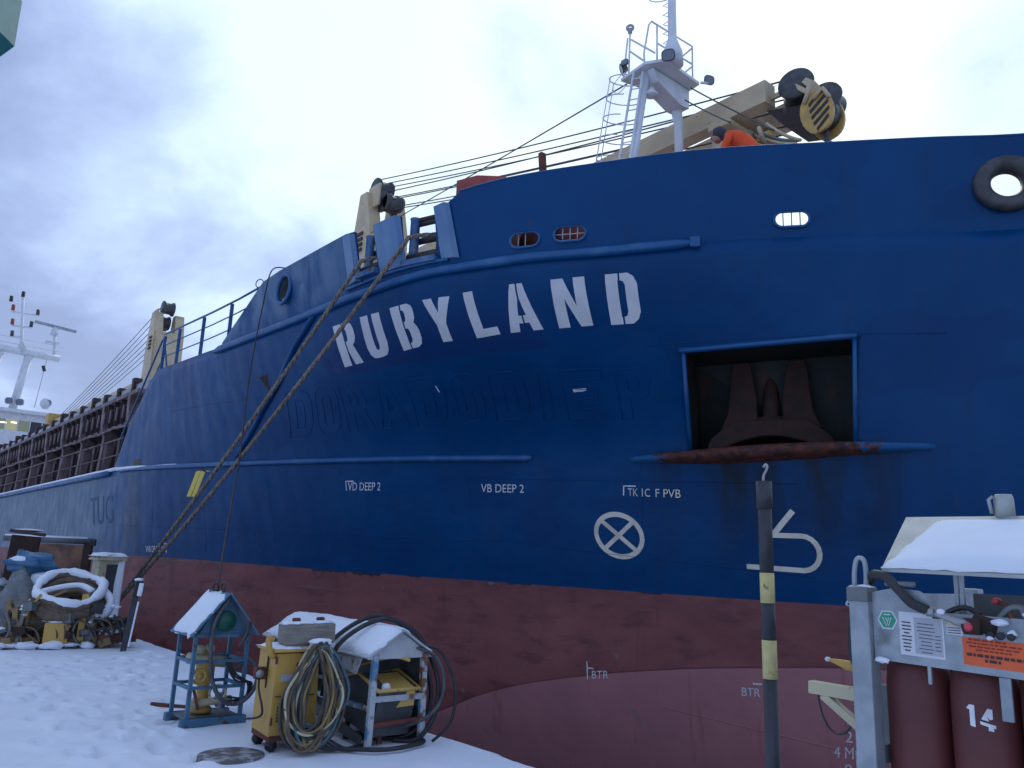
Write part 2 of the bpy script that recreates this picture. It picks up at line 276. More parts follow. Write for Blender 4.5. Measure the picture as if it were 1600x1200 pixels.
# ---------------------------------------------------------------- mesh helpers
class MB:
    def __init__(s): s.v = []; s.f = []; s.mi = []; s.sm = []
    def add(s, vs, fs, mi=0, smooth=False):
        o = len(s.v); s.v += [tuple(p) for p in vs]
        for f in fs: s.f.append(tuple(i + o for i in f)); s.mi.append(mi); s.sm.append(smooth)
        return s
    def box(s, c, d, rz=0.0, ry=0.0, rx=0.0, mi=0, ch=0.0):
        hx, hy, hz = d[0] / 2, d[1] / 2, d[2] / 2
        m = Matrix.Rotation(rz, 3, 'Z') @ Matrix.Rotation(ry, 3, 'Y') @ Matrix.Rotation(rx, 3, 'X'); c = Vector(c)
        if ch <= 0:
            vs = [(x * hx, y * hy, z * hz) for x in (-1, 1) for y in (-1, 1) for z in (-1, 1)]
            fs = [(0, 1, 3, 2), (4, 6, 7, 5), (0, 4, 5, 1), (2, 3, 7, 6), (0, 2, 6, 4), (1, 5, 7, 3)]
        else:
            bm = bmesh.new(); bmesh.ops.create_cube(bm, size=1)
            for v in bm.verts: v.co = Vector((v.co.x * d[0], v.co.y * d[1], v.co.z * d[2]))
            bmesh.ops.bevel(bm, geom=list(bm.edges), offset=min(ch, min(d) * 0.4), segments=2, affect='EDGES', profile=0.5)
            bm.verts.index_update(); vs = [tuple(v.co) for v in bm.verts]; fs = [tuple(v.index for v in f.verts) for f in bm.faces]; bm.free()
        return s.add([c + m @ Vector(v) for v in vs], fs, mi)
    def prism(s, poly, axis_vec, mi=0, smooth=False):   # polygon of 3-D points pushed along a vector
        n = len(poly); a = [Vector(p) for p in poly]; b = [p + Vector(axis_vec) for p in a]
        return s.add(a + b, [tuple(range(n))[::-1], tuple(range(n, 2 * n))] + [(i, (i + 1) % n, n + (i + 1) % n, n + i) for i in range(n)], mi, smooth)
    def tube(s, pts, r, n=8, mi=0, closed=False, cap=True, flat=None):
        P = [Vector(p) for p in pts]; k = len(P); vs = []
        rr = r if isinstance(r, (list, tuple)) else [r] * k
        up = None
        for i, p in enumerate(P):
            a = P[(i - 1) % k] if (closed or i > 0) else p; b = P[(i + 1) % k] if (closed or i < k - 1) else p
            t = (b - a)
            if t.length < 1e-9: t = Vector((0, 0, 1))
            t.normalize()
            if up is None:
                up = Vector((0, 0, 1)) if abs(t.z) < 0.9 else Vector((1, 0, 0))
            x = t.cross(up)
            if x.length < 1e-6: x = t.cross(Vector((0.3, 1, 0.2)))
            x.normalize(); y = x.cross(t); up = y
            for j in range(n):
                q = 2 * math.pi * j / n + math.pi / n; vs.append(p + x * (math.cos(q) * rr[i]) + y * (math.sin(q) * rr[i] * (flat or 1)))
        fs = []
        for i in range(k if closed else k - 1):
            for j in range(n):
                a = i * n + j; b = i * n + (j + 1) % n; c = ((i + 1) % k) * n + (j + 1) % n; d = ((i + 1) % k) * n + j
                fs.append((a, b, c, d))
        if cap and not closed: fs += [tuple(range(n))[::-1], tuple(range((k - 1) * n, k * n))]
        return s.add(vs, fs, mi, n > 4)
    def cyl(s, a, b, r, r2=None, n=16, mi=0): return s.tube([a, b], [r, r if r2 is None else r2], n, mi)
    def bar(s, a, b, w, h=None, mi=0): return s.tube([a, b], w * 0.7071, 4, mi, flat=(h or w) / w)
    def lathe(s, c, prof, n=20, axis='Z', mi=0, rot=None):
        vs = []; m = rot or {'Z': Matrix.Identity(3), 'X': Matrix.Rotation(math.pi / 2, 3, 'Y'), 'Y': Matrix.Rotation(-math.pi / 2, 3, 'X')}[axis]
        for r, z in prof:
            for j in range(n): q = 2 * math.pi * j / n; vs.append(Vector(c) + m @ Vector((r * math.cos(q), r * math.sin(q), z)))
        fs = []
        for i in range(len(prof) - 1):
            for j in range(n): fs.append((i * n + j, i * n + (j + 1) % n, (i + 1) * n + (j + 1) % n, (i + 1) * n + j))
        fs += [tuple(range(n))[::-1], tuple(range((len(prof) - 1) * n, len(prof) * n))]
        return s.add(vs, fs, mi, True)
    def torus(s, c, R0, r, ax=(0, 0, 1), n=28, m=8, mi=0, sx=1.0, sy=1.0):
        ax = Vector(ax).normalized(); q = ax.to_track_quat('Z', 'Y').to_matrix()
        pts = [Vector(c) + q @ Vector((R0 * sx * math.cos(2 * math.pi * i / n), R0 * sy * math.sin(2 * math.pi * i / n), 0)) for i in range(n)]
        return s.tube(pts, r, m, mi, closed=True)
    def blob(s, c, d, seed=0, amp=0.18, n=14, k=9, mi=0, freq=2.2):
        rnd = random.Random(seed); ph = [rnd.uniform(0, 6.28) for _ in range(6)]; vs = []
        for i in range(k + 1):
            th = math.pi * i / k
            for j in range(n):
                p = 2 * math.pi * j / n; u = Vector((math.sin(th) * math.cos(p), math.sin(th) * math.sin(p), math.cos(th)))
                w = 1 + amp * (math.sin(freq * u.x * 2 + ph[0]) * math.sin(freq * u.y * 2 + ph[1]) + 0.6 * math.sin(freq * 3 * u.z + ph[2] + 2 * u.x) + 0.4 * math.sin(freq * 5 * u.y + ph[3]))
                vs.append((c[0] + u.x * d[0] / 2 * w, c[1] + u.y * d[1] / 2 * w, c[2] + u.z * d[2] / 2 * w))
        fs = [(i * n + j, (i + 1) * n + j, (i + 1) * n + (j + 1) % n, i * n + (j + 1) % n) for i in range(k) for j in range(n)]
        return s.add(vs, fs, mi, True)
    def mesh(s, name, mats):
        me = bpy.data.meshes.new(name); me.from_pydata(s.v, [], s.f)
        for m in mats: me.materials.append(m)
        me.polygons.foreach_set('material_index', s.mi); me.polygons.foreach_set('use_smooth', s.sm); me.update()
        bm = bmesh.new(); bm.from_mesh(me); bmesh.ops.remove_doubles(bm, verts=bm.verts, dist=1e-5); bmesh.ops.recalc_face_normals(bm, faces=bm.faces); bm.to_mesh(me); bm.free()
        return me
def link(name, me, parent=None, world=True):
    o = bpy.data.objects.new(name, me); COL.objects.link(o)
    if parent is not None:
        o.parent = parent
        if world:
            p = parent; off = Vector((0, 0, 0))
            while p is not None: off += p.location; p = p.parent
            o.location = -off
    return o
def part(name, mb, m, parent=None, world=False, label=None):
    ms = m if isinstance(m, list) else [m]
    ms = [MATS[x] if isinstance(x, str) else x for x in ms]
    o = link(name, mb.mesh(name, ms), parent, world)
    if label: o['label'] = label
    return o
def thing(name, label, cat, loc=(0, 0, 0), rz=0.0, group=None):
    o = bpy.data.objects.new(name, None); COL.objects.link(o); o.location = loc; o.rotation_euler = (0, 0, rz); o.empty_display_size = 0.2
    return tag(o, label, cat, group)
def tag(o, label, cat, group=None):
    o['label'] = label; o['category'] = cat
    if group: o['group'] = group
    return o
def struct(name, mb, m):
    o = part(name, mb, m); o['kind'] = 'structure'; return o
def sag(a, b, d, n=24):
    a = Vector(a); b = Vector(b); return [a.lerp(b, i / n) - Vector((0, 0, d * 4 * (i / n) * (1 - i / n))) for i in range(n + 1)]
def crv(pts, n=8, closed=False):        # Catmull-Rom through points
    P = [Vector(p) for p in pts]; k = len(P); out = []
    for i in range(k if closed else k - 1):
        g = (lambda j: P[j % k]) if closed else (lambda j: P[max(0, min(k - 1, j))])
        p0, p1, p2, p3 = g(i - 1), g(i), g(i + 1), g(i + 2)
        for j in range(n):
            t = j / n; out.append(0.5 * ((2 * p1) + (p2 - p0) * t + (2 * p0 - 5 * p1 + 4 * p2 - p3) * t * t + (3 * p1 - p0 - 3 * p2 + p3) * t ** 3))
    if not closed: out.append(P[-1])
    return out
# ---------------------------------------------------------------- ground and dock
EDGE, FAR_EDGE, DX0, DX1, FLOOR = 4.93, 24.2, -135.0, 22.0, -6.0
def vnoise(x, y):
    return (math.sin(x * 1.3 + 1.7 * math.sin(y * 0.9)) + math.sin(y * 1.9 + 1.1 * math.sin(x * 0.7 + 2)) + 0.5 * math.sin(x * 3.7 + y * 2.3) + 0.35 * math.sin(y * 6.1 - x * 4.3 + math.sin(x * 5))) / 2.8
def ground():
    rnd = random.Random(3); steps = []
    def track(ax, ay, bx, by, n):
        dx, dy = bx - ax, by - ay; l = math.hypot(dx, dy); px, py = -dy / l, dx / l
        for i in range(n):
            s = i / (n - 1); k = 0.11 if i % 2 else -0.11
            steps.append((ax + dx * s + px * k + rnd.uniform(-.04, .04), ay + dy * s + py * k + rnd.uniform(-.04, .04), math.atan2(dy, dx) + rnd.uniform(-.2, .2)))
    track(-7.0, 2.0, -13.5, 3.9, 14); track(-9.5, 1.2, -14.0, 3.4, 10); track(-5.5, 1.6, -12.0, 2.4, 13); track(-12.5, 2.2, -11.0, 4.4, 5); track(-7.6, 2.5, -9.6, 3.2, 5); track(-6.0, 2.6, -8.5, 2.7, 6); track(-8.2, 2.2, -15.0, 2.6, 15); track(-13.2, 2.6, -9.0, 4.4, 9); track(-10.5, 3.2, -14.2, 4.5, 8); track(-5.8, 2.9, -7.6, 2.3, 4)
    xs = [-900, -300, -135] + list(np.arange(-110, -24, 4.0)) + list(np.arange(-24, -19, 0.5)) + list(np.arange(-19, -4.0, 0.06)) + list(np.arange(-4.0, 3, 0.25)) + [4, 8, 14, 22, 60, 300, 900]
    ys = [-900, -300, -100, -40, -15, -6, -3, -1, 0] + list(np.arange(0.5, 4.9, 0.06)) + [4.93]
    xs = np.array(xs); ys = np.array(ys); X, Y = np.meshgrid(xs, ys, indexing='ij')
    Z = np.zeros_like(X); vn = np.vectorize(vnoise)
    near = ((X > -60) & (X < 20) & (Y > -20)).astype(float)
    Z += near * 0.022 * vn(X, Y) + near * 0.010 * vn(X * 3.1 + 5, Y * 3.3) + near * 0.004 * vn(X * 9 + 1, Y * 9)
    for sx, sy, a in steps:
        u = (X - sx) * math.cos(a) + (Y - sy) * math.sin(a); w = -(X - sx) * math.sin(a) + (Y - sy) * math.cos(a)
        q = (u / 0.15) ** 2 + (w / 0.065) ** 2
        Z -= 0.075 * np.exp(-q ** 2) - 0.022 * np.exp(-((np.sqrt(q) - 1.5) / 0.35) ** 2)
    Ye = Y.copy()
    last = Y >= 4.92
    Ye[last] += 0.05 * vn(X[last] * 2.1, Y[last]) + 0.02 * vn(X[last] * 7, Y[last])
    Z[last] -= 0.03
    Z = np.where(Y < 4.9, Z + 0.0, Z)
    nx, ny = len(xs), len(ys); mb = MB(); vs = [(float(X[i, j]), float(Ye[i, j]), float(Z[i, j])) for i in range(nx) for j in range(ny)]
    fs = [(i * ny + j, (i + 1) * ny + j, (i + 1) * ny + j + 1, i * ny + j + 1) for i in range(nx - 1) for j in range(ny - 1)]
    mb.add(vs, fs, 0, True)
    # snow lip over the cope, far quay and the dock's ends
    o = len(mb.v); lip = [(float(Ye[i, ny - 1]), float(X[i, ny - 1])) for i in range(nx)]
    for i in range(nx - 1):
        if DX0 <= lip[i][1] < DX1:
            a, b = lip[i], lip[i + 1]; za, zb = float(Z[i, ny - 1]), float(Z[i + 1, ny - 1])
            mb.add([(a[1], a[0], za), (b[1], b[0], zb), (b[1], b[0] + 0.012, -0.10), (a[1], a[0] + 0.012, -0.10)], [(0, 1, 2, 3)], 0, True)
    mb.add([(-900, FAR_EDGE, 0), (900, FAR_EDGE, 0), (900, 900, 0), (-900, 900, 0)], [(0, 1, 2, 3)])
    mb.add([(-900, 4.93, -0.03), (DX0, 4.93, -0.03), (DX0, FAR_EDGE, 0), (-900, FAR_EDGE, 0)], [(0, 1, 2, 3)])
    mb.add([(DX1, 4.93, -0.03), (900, 4.93, -0.03), (900, FAR_EDGE, 0), (DX1, FAR_EDGE, 0)], [(0, 1, 2, 3)])
    return struct('ground', mb, 'snow')
ground()
mb = MB()
for (a, b) in (((DX0, EDGE - 0.1), (DX1, EDGE - 0.1)), ((DX1, EDGE - 0.1), (DX1, FAR_EDGE)), ((DX1, FAR_EDGE), (DX0, FAR_EDGE)), ((DX0, FAR_EDGE), (DX0, EDGE - 0.1))):
    mb.add([(*a, FLOOR), (*b, FLOOR), (*b, -0.06), (*a, -0.06)], [(0, 1, 2, 3)])
struct('dock_wall', mb, 'concrete')
mb = MB(); mb.add([(DX0, EDGE - 0.1, FLOOR), (DX1, EDGE - 0.1, FLOOR), (DX1, FAR_EDGE, FLOOR), (DX0, FAR_EDGE, FLOOR)], [(0, 1, 2, 3)])
struct('dock_floor', mb, 'concrete')
kb_me = None
for i in range(14):
    if kb_me is None:
        mb = MB(); mb.box((0, 0, -5.55), (1.0, 1.9, 0.9), ch=0.03); mb.box((0, 0, -4.905), (0.9, 1.6, 0.39), ch=0.03); kb_me = mb.mesh('keel_block', [M('wood_box')])
    o = link('keel_block', kb_me); o.location = (-6.5 - i * 5.2, 13.8, 0)
    tag(o, 'timber capped keel block carrying the ship on the dock floor', 'keel block', 'keel blocks under the ship')

# ---------------------------------------------------------------- the ship's form
YC = 13.8
def pchip(x, y):
    x = np.asarray(x, float); y = np.asarray(y, float); h = np.diff(x); d = np.diff(y) / h; m = np.zeros_like(y)
    for i in range(1, len(x) - 1):
        if d[i - 1] * d[i] > 0:
            w1 = 2 * h[i] + h[i - 1]; w2 = h[i] + 2 * h[i - 1]; m[i] = (w1 + w2) / (w1 / d[i - 1] + w2 / d[i])
    m[0] = d[0]; m[-1] = d[-1]
    def f(q):
        q = np.asarray(q, float); i = np.clip(np.searchsorted(x, q) - 1, 0, len(x) - 2); s = np.clip((q - x[i]) / h[i], 0, 1)
        return (2 * s**3 - 3 * s**2 + 1) * y[i] + (s**3 - 2 * s**2 + s) * h[i] * m[i] + (-2 * s**3 + 3 * s**2) * y[i + 1] + (s**3 - s**2) * h[i] * m[i + 1]
    return f
PL = {  # plan curve (x, y) of each level; the last point is the stem
'bw': [(-34,6.5),(-20,6.5),(-14,6.5),(-12.3,6.52),(-10.4,7.0),(-9.14,7.66),(-7.5,8.62),(-6.66,9.15),(-5.27,10.28),(-4.27,11.12),(-3.33,11.96),(-1.6,13.8)],
'fc': [(-34,6.6),(-24,6.6),(-20,6.62),(-15.2,6.8),(-13.1,6.86),(-11.9,6.96),(-11,7.15),(-10.2,7.52),(-9.3,8.0),(-8.2,8.7),(-7.0,9.42),(-6,10.15),(-5,10.95),(-4,11.85),(-2.1,13.8)],
'main': [(-34,6.6),(-27,6.62),(-24,6.75),(-21.3,7.12),(-16.4,8.25),(-13.7,9.0),(-11.1,9.82),(-8,10.65),(-6,11.2),(-4.8,11.9),(-2.9,13.8)],
'paint': [(-34,6.62),(-28,6.65),(-25,6.85),(-22,7.5),(-18,8.6),(-15,9.45),(-12,10.2),(-9,10.85),(-6,11.5),(-4.6,12.3),(-3.1,13.8)],
'low': [(-34,6.62),(-28,6.68),(-25,6.95),(-22,7.7),(-18,8.9),(-15,9.8),(-12,10.6),(-9,11.2),(-6,11.75),(-3.5,12.4),(-1.6,13.8)],
'bilge': [(-34,6.9),(-28,7.1),(-25,7.7),(-22,8.6),(-18,9.9),(-15,10.8),(-12,11.5),(-9,12.1),(-6,12.5),(-3.5,12.9),(-1.9,13.8)]}
ZL = {'bw': [(-34,7.9),(-1.6,7.9)], 'fc': [(-34,6.42),(-12,6.4),(-9.3,6.5),(-2.1,6.55)],
'main': [(-34,3.92),(-26,3.9),(-21.3,3.79),(-16.4,3.7),(-13.7,3.64),(-11.1,3.56),(-6,3.45),(-2.9,3.4)],
'paint': [(-34,1.465),(-26,1.45),(-21.7,1.42),(-17.3,1.345),(-13.5,1.3),(-8.8,1.255),(-6,1.24),(-3.1,1.24)],
'low': [(-34,-1.5),(-1.6,-1.5)], 'bilge': [(-34,-3.9),(-1.9,-3.9)]}
LV = ['bilge', 'low', 'paint', 'main', 'fc', 'bw']
NC = 170
cols = []       # per column: interpolators t(z), y(z), plus level heights
pf = {}
for Lk in LV:
    p = PL[Lk]; ts = p[-1][0]; s = [math.sqrt(max(ts - a, 0)) for a, _ in p][::-1]; hh = [YC - b for _, b in p][::-1]
    pf[Lk] = (ts, pchip(s, hh), pchip([a for a, _ in ZL[Lk]], [b for _, b in ZL[Lk]]))
for c in range(NC + 1):
    u = c / NC; zs, tt, yy = [], [], []
    for Lk in LV:
        ts, f, zf = pf[Lk]; sm = math.sqrt(ts + 34); sv = u * sm; t = ts - sv * sv
        zs.append(float(zf(t))); tt.append(t); yy.append(YC - float(f(sv)))
    cols.append((zs, pchip(zs, tt), pchip(zs, yy), tt[4]))
for x in list(np.arange(-37, -101, -4.0)):
    zs, _, fy, _ = cols[NC]; cols.append((zs, (lambda z, x=x: np.full_like(np.asarray(z, float), x)), fy, x))
TOP = [(-101, 3.92), (-26.57, 3.93), (-26.08, 4.58), (-25.58, 5.3), (-25.1, 5.65), (-24.38, 6.2), (-23.6, 6.60), (-21.7, 6.52), (-19.8, 6.46), (-18.7, 6.42), (-12, 6.4), (-9.3, 6.5), (0, 6.55)]
def lerp_tab(tab, x):
    for (a, b), (c, d) in zip(tab, tab[1:]):
        if x <= c: return b + (d - b) * max(0, (x - a)) / (c - a)
    return tab[-1][1]
SHIP = thing('cargo_ship', 'blue and red cargo ship RUBYLAND standing in the dock', 'ship', (-48, YC, -4.7))
def sp(name, mb, m, parent=None, label=None): return part(name, mb, m, parent or SHIP, True, label)
def build_hull():
    V, Fs, MI = [], [], []; idx = {}
    rows_lo = [-3.9, -3.2, -2.4, -1.5, -0.9, -0.3, 0.3, 0.8]; NU = 22
    grid = {0: [], 1: []}
    for ci, (zs, ft, fy, tref) in enumerate(cols):
        zp = zs[2]; zt = lerp_tab(TOP, tref)
        zr = np.array(rows_lo + [zp + (zt - zp) * k / NU for k in range(NU + 1)])
        T, Y = ft(zr), fy(zr)
        for side in (0, 1):
            colv = []
            if side == 1 and ci == 0: colv = grid[0][0]
            else:
                yb = YC - (YC - float(Y[0])) * 0.86
                pts = [(float(T[0]), yb, -4.7)] + [(float(a), float(b), float(z)) for a, b, z in zip(T, Y, zr)]
                for (a, b, z) in pts:
                    V.append((a, b if side == 0 else 2 * YC - b, z)); colv.append(len(V) - 1)
            grid[side].append(colv)
    nr = len(rows_lo) + NU + 2; pr = len(rows_lo) + 1
    for side in (0, 1):
        g = grid[side]
        for c in range(len(g) - 1):
            for r in range(nr - 1):
                Fs.append((g[c][r], g[c + 1][r], g[c + 1][r + 1], g[c][r + 1])); MI.append(1 if r < pr else 0)
    for c in range(len(grid[0]) - 1):
        a, b = grid[0], grid[1]
        for r, mi in ((0, 1), (nr - 1, 3)):
            q = [a[c][r], a[c + 1][r], b[c + 1][r], b[c][r]]; q2 = []
            for k in q:
                if k not in q2: q2.append(k)
            Fs.append(tuple(q2)); MI.append(mi)
    e = grid[0][-1]; f = grid[1][-1]
    for r in range(nr - 1): Fs.append((e[r], f[r], f[r + 1], e[r + 1])); MI.append(1 if r < pr else 0)
    me = bpy.data.meshes.new('hull'); me.from_pydata(V, [], Fs)
    for m in (M_BLUE, M_RED, M('pocket_dark'), M('deck')): me.materials.append(m)
    me.polygons.foreach_set('material_index', MI); me.polygons.foreach_set('use_smooth', [x != 3 for x in MI]); me.update()
    bm = bmesh.new(); bm.from_mesh(me); bmesh.ops.remove_doubles(bm, verts=bm.verts, dist=1e-4)
    bmesh.ops.recalc_face_normals(bm, faces=bm.faces); bm.to_mesh(me); bm.free()
    return me
hull_me = build_hull()
_bm = bmesh.new(); _bm.from_mesh(hull_me); BV = BVHTree.FromBMesh(_bm); _bm.free()
def boolean(me, cutters, name):
    o = bpy.data.objects.new('tmp', me); COL.objects.link(o); tmp = [o]
    for cme in cutters:
        k = bpy.data.objects.new('cut', cme); COL.objects.link(k); tmp.append(k)
        b = o.modifiers.new('b', 'BOOLEAN'); b.operation = 'DIFFERENCE'; b.object = k; b.solver = 'EXACT'
        try: b.material_mode = 'TRANSFER'
        except Exception: pass
    bpy.context.view_layer.update(); dg = bpy.context.evaluated_depsgraph_get()
    out = bpy.data.meshes.new_from_object(o.evaluated_get(dg)); out.name = name
    for t in tmp: bpy.data.objects.remove(t)
    return out
PK = [Vector((-7.689, 9.921, 5.02)), Vector((-5.473, 11.042, 5.076)), Vector((-5.698, 11.343, 3.438)), Vector((-8.098, 10.629, 3.47))]
PIN = Vector((-0.45, 0.893, 0)).normalized()
def pocket_cutter():
    mb = MB(); top0 = [PK[0], PK[1], PK[2], PK[3]]
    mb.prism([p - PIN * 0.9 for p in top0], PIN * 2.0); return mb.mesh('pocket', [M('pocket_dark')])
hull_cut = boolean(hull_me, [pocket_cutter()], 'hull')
hull = link('hull', hull_cut, SHIP)
# ---- bulwark
BTOP = [(-18.8, 6.47), (-16.62, 7.475), (-15.77, 7.52), (-12.99, 7.52), (-12.34, 7.44), (-10.47, 7.48), (-10.40, 7.60), (-10.2, 7.64), (-9.5, 7.735), (-9.0, 7.765), (-7.5, 7.80), (-5, 7.805), (0, 7.83)]
def surf(c, z):
    zs, ft, fy, _ = cols[c]; return float(ft(z)), float(fy(z))
bw_pts = []
def build_bulwark(side):
    V, Fs = [], []; NR = 8; g = []
    for c in range(NC + 1):
        t0 = surf(c, 7.0)[0]
        if t0 < -18.75: break
        zb = float(cols[c][0][4]) - 0.03; zt = max(lerp_tab(BTOP, t0), zb + 0.03)
        row = []
        for k in range(NR + 1):
            z = zb + (zt - zb) * k / NR; t, y = surf(c, z); 
            if c == 0: y = YC
            row.append(Vector((t, y, z)))
        g.append(row)
    n = len(g); outer = g; inner = []
    for c in range(n):
        a, b = g[max(c - 1, 0)][0], g[min(c + 1, n - 1)][0]; d = (a - b); d.z = 0; d.normalize(); nrm = Vector((-d.y, d.x, 0))
        if nrm.y < 0: nrm = -nrm
        if c == 0: nrm = Vector((-1, 0, 0))
        inner.append([p + nrm * 0.055 for p in g[c]])
    if True:
        for r in inner[0]: r.y = YC
    for c in range(n):
        for lay in (outer, inner):
            for p in lay[c]: V.append((p.x, p.y if side == 0 else 2 * YC - p.y, p.z))
    K = NR + 1
    o = lambda c, k: c * 2 * K + k
    i = lambda c, k: c * 2 * K + K + k
    for c in range(n - 1):
        for k in range(NR):
            Fs.append((o(c, k), o(c + 1, k), o(c + 1, k + 1), o(c, k + 1))); Fs.append((i(c, k), i(c, k + 1), i(c + 1, k + 1), i(c + 1, k)))
        Fs.append((o(c, NR), o(c + 1, NR), i(c + 1, NR), i(c, NR))); Fs.append((o(c, 0), i(c, 0), i(c + 1, 0), o(c + 1, 0)))
    for c in (0, n - 1):
        for k in range(NR): Fs.append((o(c, k), o(c, k + 1), i(c, k + 1), i(c, k)))
    me = bpy.data.meshes.new('bulwark'); me.from_pydata(V, [], Fs); me.materials.append(M_BLUE); me.update()
    bm = bmesh.new(); bm.from_mesh(me); bmesh.ops.recalc_face_normals(bm, faces=bm.faces); bm.to_mesh(me); bm.free()
    return me
bw0 = build_bulwark(0); bw1 = build_bulwark(1)
_bm = bmesh.new(); _bm.from_mesh(bw0); BVB = BVHTree.FromBMesh(_bm); _bm.free()
def hs(t, z, off=0.0, bv=None):         # point on the starboard shell at length t and height z
    q = (bv or BV).ray_cast(Vector((t, -2, z)), Vector((0, 1, 0)))
    if q[0] is None: q = (BVB if bv is None else BV).ray_cast(Vector((t, -2, z)), Vector((0, 1, 0)))
    if q[0] is None:
        a, b = hs(t, z - 0.03, off, bv); return a + Vector((0, 0, 0.03)), b
    n = q[1] if q[1].y < 0 else -q[1]
    return q[0] + n * off, n
def oval_cutter(t, z, w, h, depth=0.6, n=28, sup=1.0):
    p, nr = hs(t, z, 0, BVB); nr = Vector((nr.x, nr.y, 0)).normalized(); tx = Vector((-nr.y, nr.x, 0)); mb = MB(); pts = []
    r = h / 2; e = max(w / 2 - r, 0)
    for k in range(n):
        q = 2 * math.pi * k / n; x = r * math.cos(q) + (e if math.cos(q) > 0 else -e); pts.append(p + nr * depth * 0.5 + tx * x + Vector((0, 0, r * math.sin(q))))
    mb.prism(pts, -nr * depth); return mb.mesh('cut', [M_BLUE]), pts, nr, tx
OPEN = {'chock': (-15.5, 7.08, 0.62, 0.62), 'oval1': (-9.29, 6.755, 0.50, 0.26), 'oval2': (-8.65, 6.785, 0.52, 0.26), 'oval3': (-5.885, 6.757, 0.50, 0.245), 'pan': (-3.60, 7.16, 0.66, 0.66)}
cuts = []; CUTI = {}
for k, v in OPEN.items():
    me, pts, nr, tx = oval_cutter(*v); cuts.append(me); CUTI[k] = (pts, nr, tx, v)
for (ta, tb, z0) in ((-12.60, -12.02, 6.62), (-11.36, -10.66, 6.58)):
    pa, na = hs(ta, 7.0, 0, BVB); pb, nb = hs(tb, 7.0, 0, BVB); d = (pb - pa).normalized(); nn = Vector((d.y, -d.x, 0))
    mb = MB(); mb.prism([Vector((p.x, p.y, z)) + nn * 0.6 for p, z in ((pa, z0), (pb, z0 + 0.02), (pb, 8.2), (pa, 8.2))], -nn * 1.2); cuts.append(mb.mesh('cut', [M_BLUE]))
bw0c = boolean(bw0, cuts, 'bulwark')
link('bulwark', bw0c, SHIP); link('bulwark', bw1, SHIP)
mat('navy_overrun', (0.012, 0.022, 0.06), 0.6, col2=(0.05, 0.03, 0.045), nscale=5)
# ---------------------------------------------------------------- marks, letters, strakes on the shell
def decal(polys, quad, off=0.006, cu=5, cv=6, bv=None):
    """flat paint shapes given in a unit square, laid on the shell inside the (x, z) quad TL TR BR BL"""
    mb = MB(); (a, b, c, d) = quad
    for poly in polys:
        bm = bmesh.new(); f = bm.faces.new([bm.verts.new((x, y, 0)) for x, y in poly])
        for k in range(1, cu): bmesh.ops.bisect_plane(bm, geom=list(bm.verts) + list(bm.edges) + list(bm.faces), plane_co=(k / cu, 0, 0), plane_no=(1, 0, 0))
        for k in range(1, cv): bmesh.ops.bisect_plane(bm, geom=list(bm.verts) + list(bm.edges) + list(bm.faces), plane_co=(0, k / cv, 0), plane_no=(0, 1, 0))
        bmesh.ops.triangulate(bm, faces=bm.faces); bm.verts.index_update(); vs = []
        for v in bm.verts:
            u, w = v.co.x, 1 - v.co.y
            t = (a[0] * (1 - u) + b[0] * u) * (1 - w) + (d[0] * (1 - u) + c[0] * u) * w
            z = (a[1] * (1 - u) + b[1] * u) * (1 - w) + (d[1] * (1 - u) + c[1] * u) * w
            vs.append(hs(t, z, off, bv)[0])
        mb.add(vs, [tuple(x.index for x in q.verts) for q in bm.faces], 0, True); bm.free()
    return mb
stem = [(0, 0), (.4, 0), (.4, 1), (0, 1)]
GL = {
'R': [stem, [(.46,1),(.74,1),(.9,.93),(.97,.8),(.97,.62),(.88,.5),(.76,.45),(1.0,0),(.6,0),(.46,.34),(.46,.55),(.55,.57),(.59,.63),(.59,.8),(.55,.86),(.46,.88)]],
'U': [[(0,1),(.4,1),(.4,.3),(.43,.2),(.5,.165),(.57,.2),(.6,.3),(.6,1),(1,1),(1,.28),(.93,.11),(.8,.02),(.62,0),(.38,0),(.2,.02),(.07,.11),(0,.28)]],
'B': [stem, [(.46,1),(.72,1),(.88,.94),(.94,.84),(.94,.66),(.86,.55),(.95,.46),(1,.35),(1,.17),(.92,.05),(.76,0),(.46,0),(.46,.12),(.56,.14),(.6,.2),(.6,.38),(.56,.44),(.46,.46),(.46,.6),(.54,.62),(.57,.67),(.57,.8),(.54,.86),(.46,.88)]],
'Y': [[(0,1),(.36,1),(.5,.66),(.64,1),(1,1),(.67,.40),(.67,0),(.33,0),(.33,.40)]],
'L': [[(0,1),(.40,1),(.40,.17),(1,.17),(1,0),(0,0)]],
'A': [[(0,0),(.31,1),(.475,1),(.475,.69),(.385,.33),(.475,.33),(.475,.17),(.345,.17),(.30,0)], [(1,0),(.69,1),(.525,1),(.525,.69),(.615,.33),(.525,.33),(.525,.17),(.655,.17),(.70,0)]],
'N': [[(0,0),(0,1),(.36,1),(.66,.42),(.66,1),(1,1),(1,0),(.66,0),(.34,.58),(.34,0)]],
'D': [[(0,0),(.40,0),(.40,.14),(.385,.14),(.385,.86),(.40,.86),(.40,1),(0,1)], [(.46,1),(.72,1),(.9,.92),(1,.78),(1,.22),(.9,.08),(.72,0),(.46,0),(.46,.14),(.56,.16),(.61,.24),(.61,.76),(.56,.84),(.46,.86)]]}
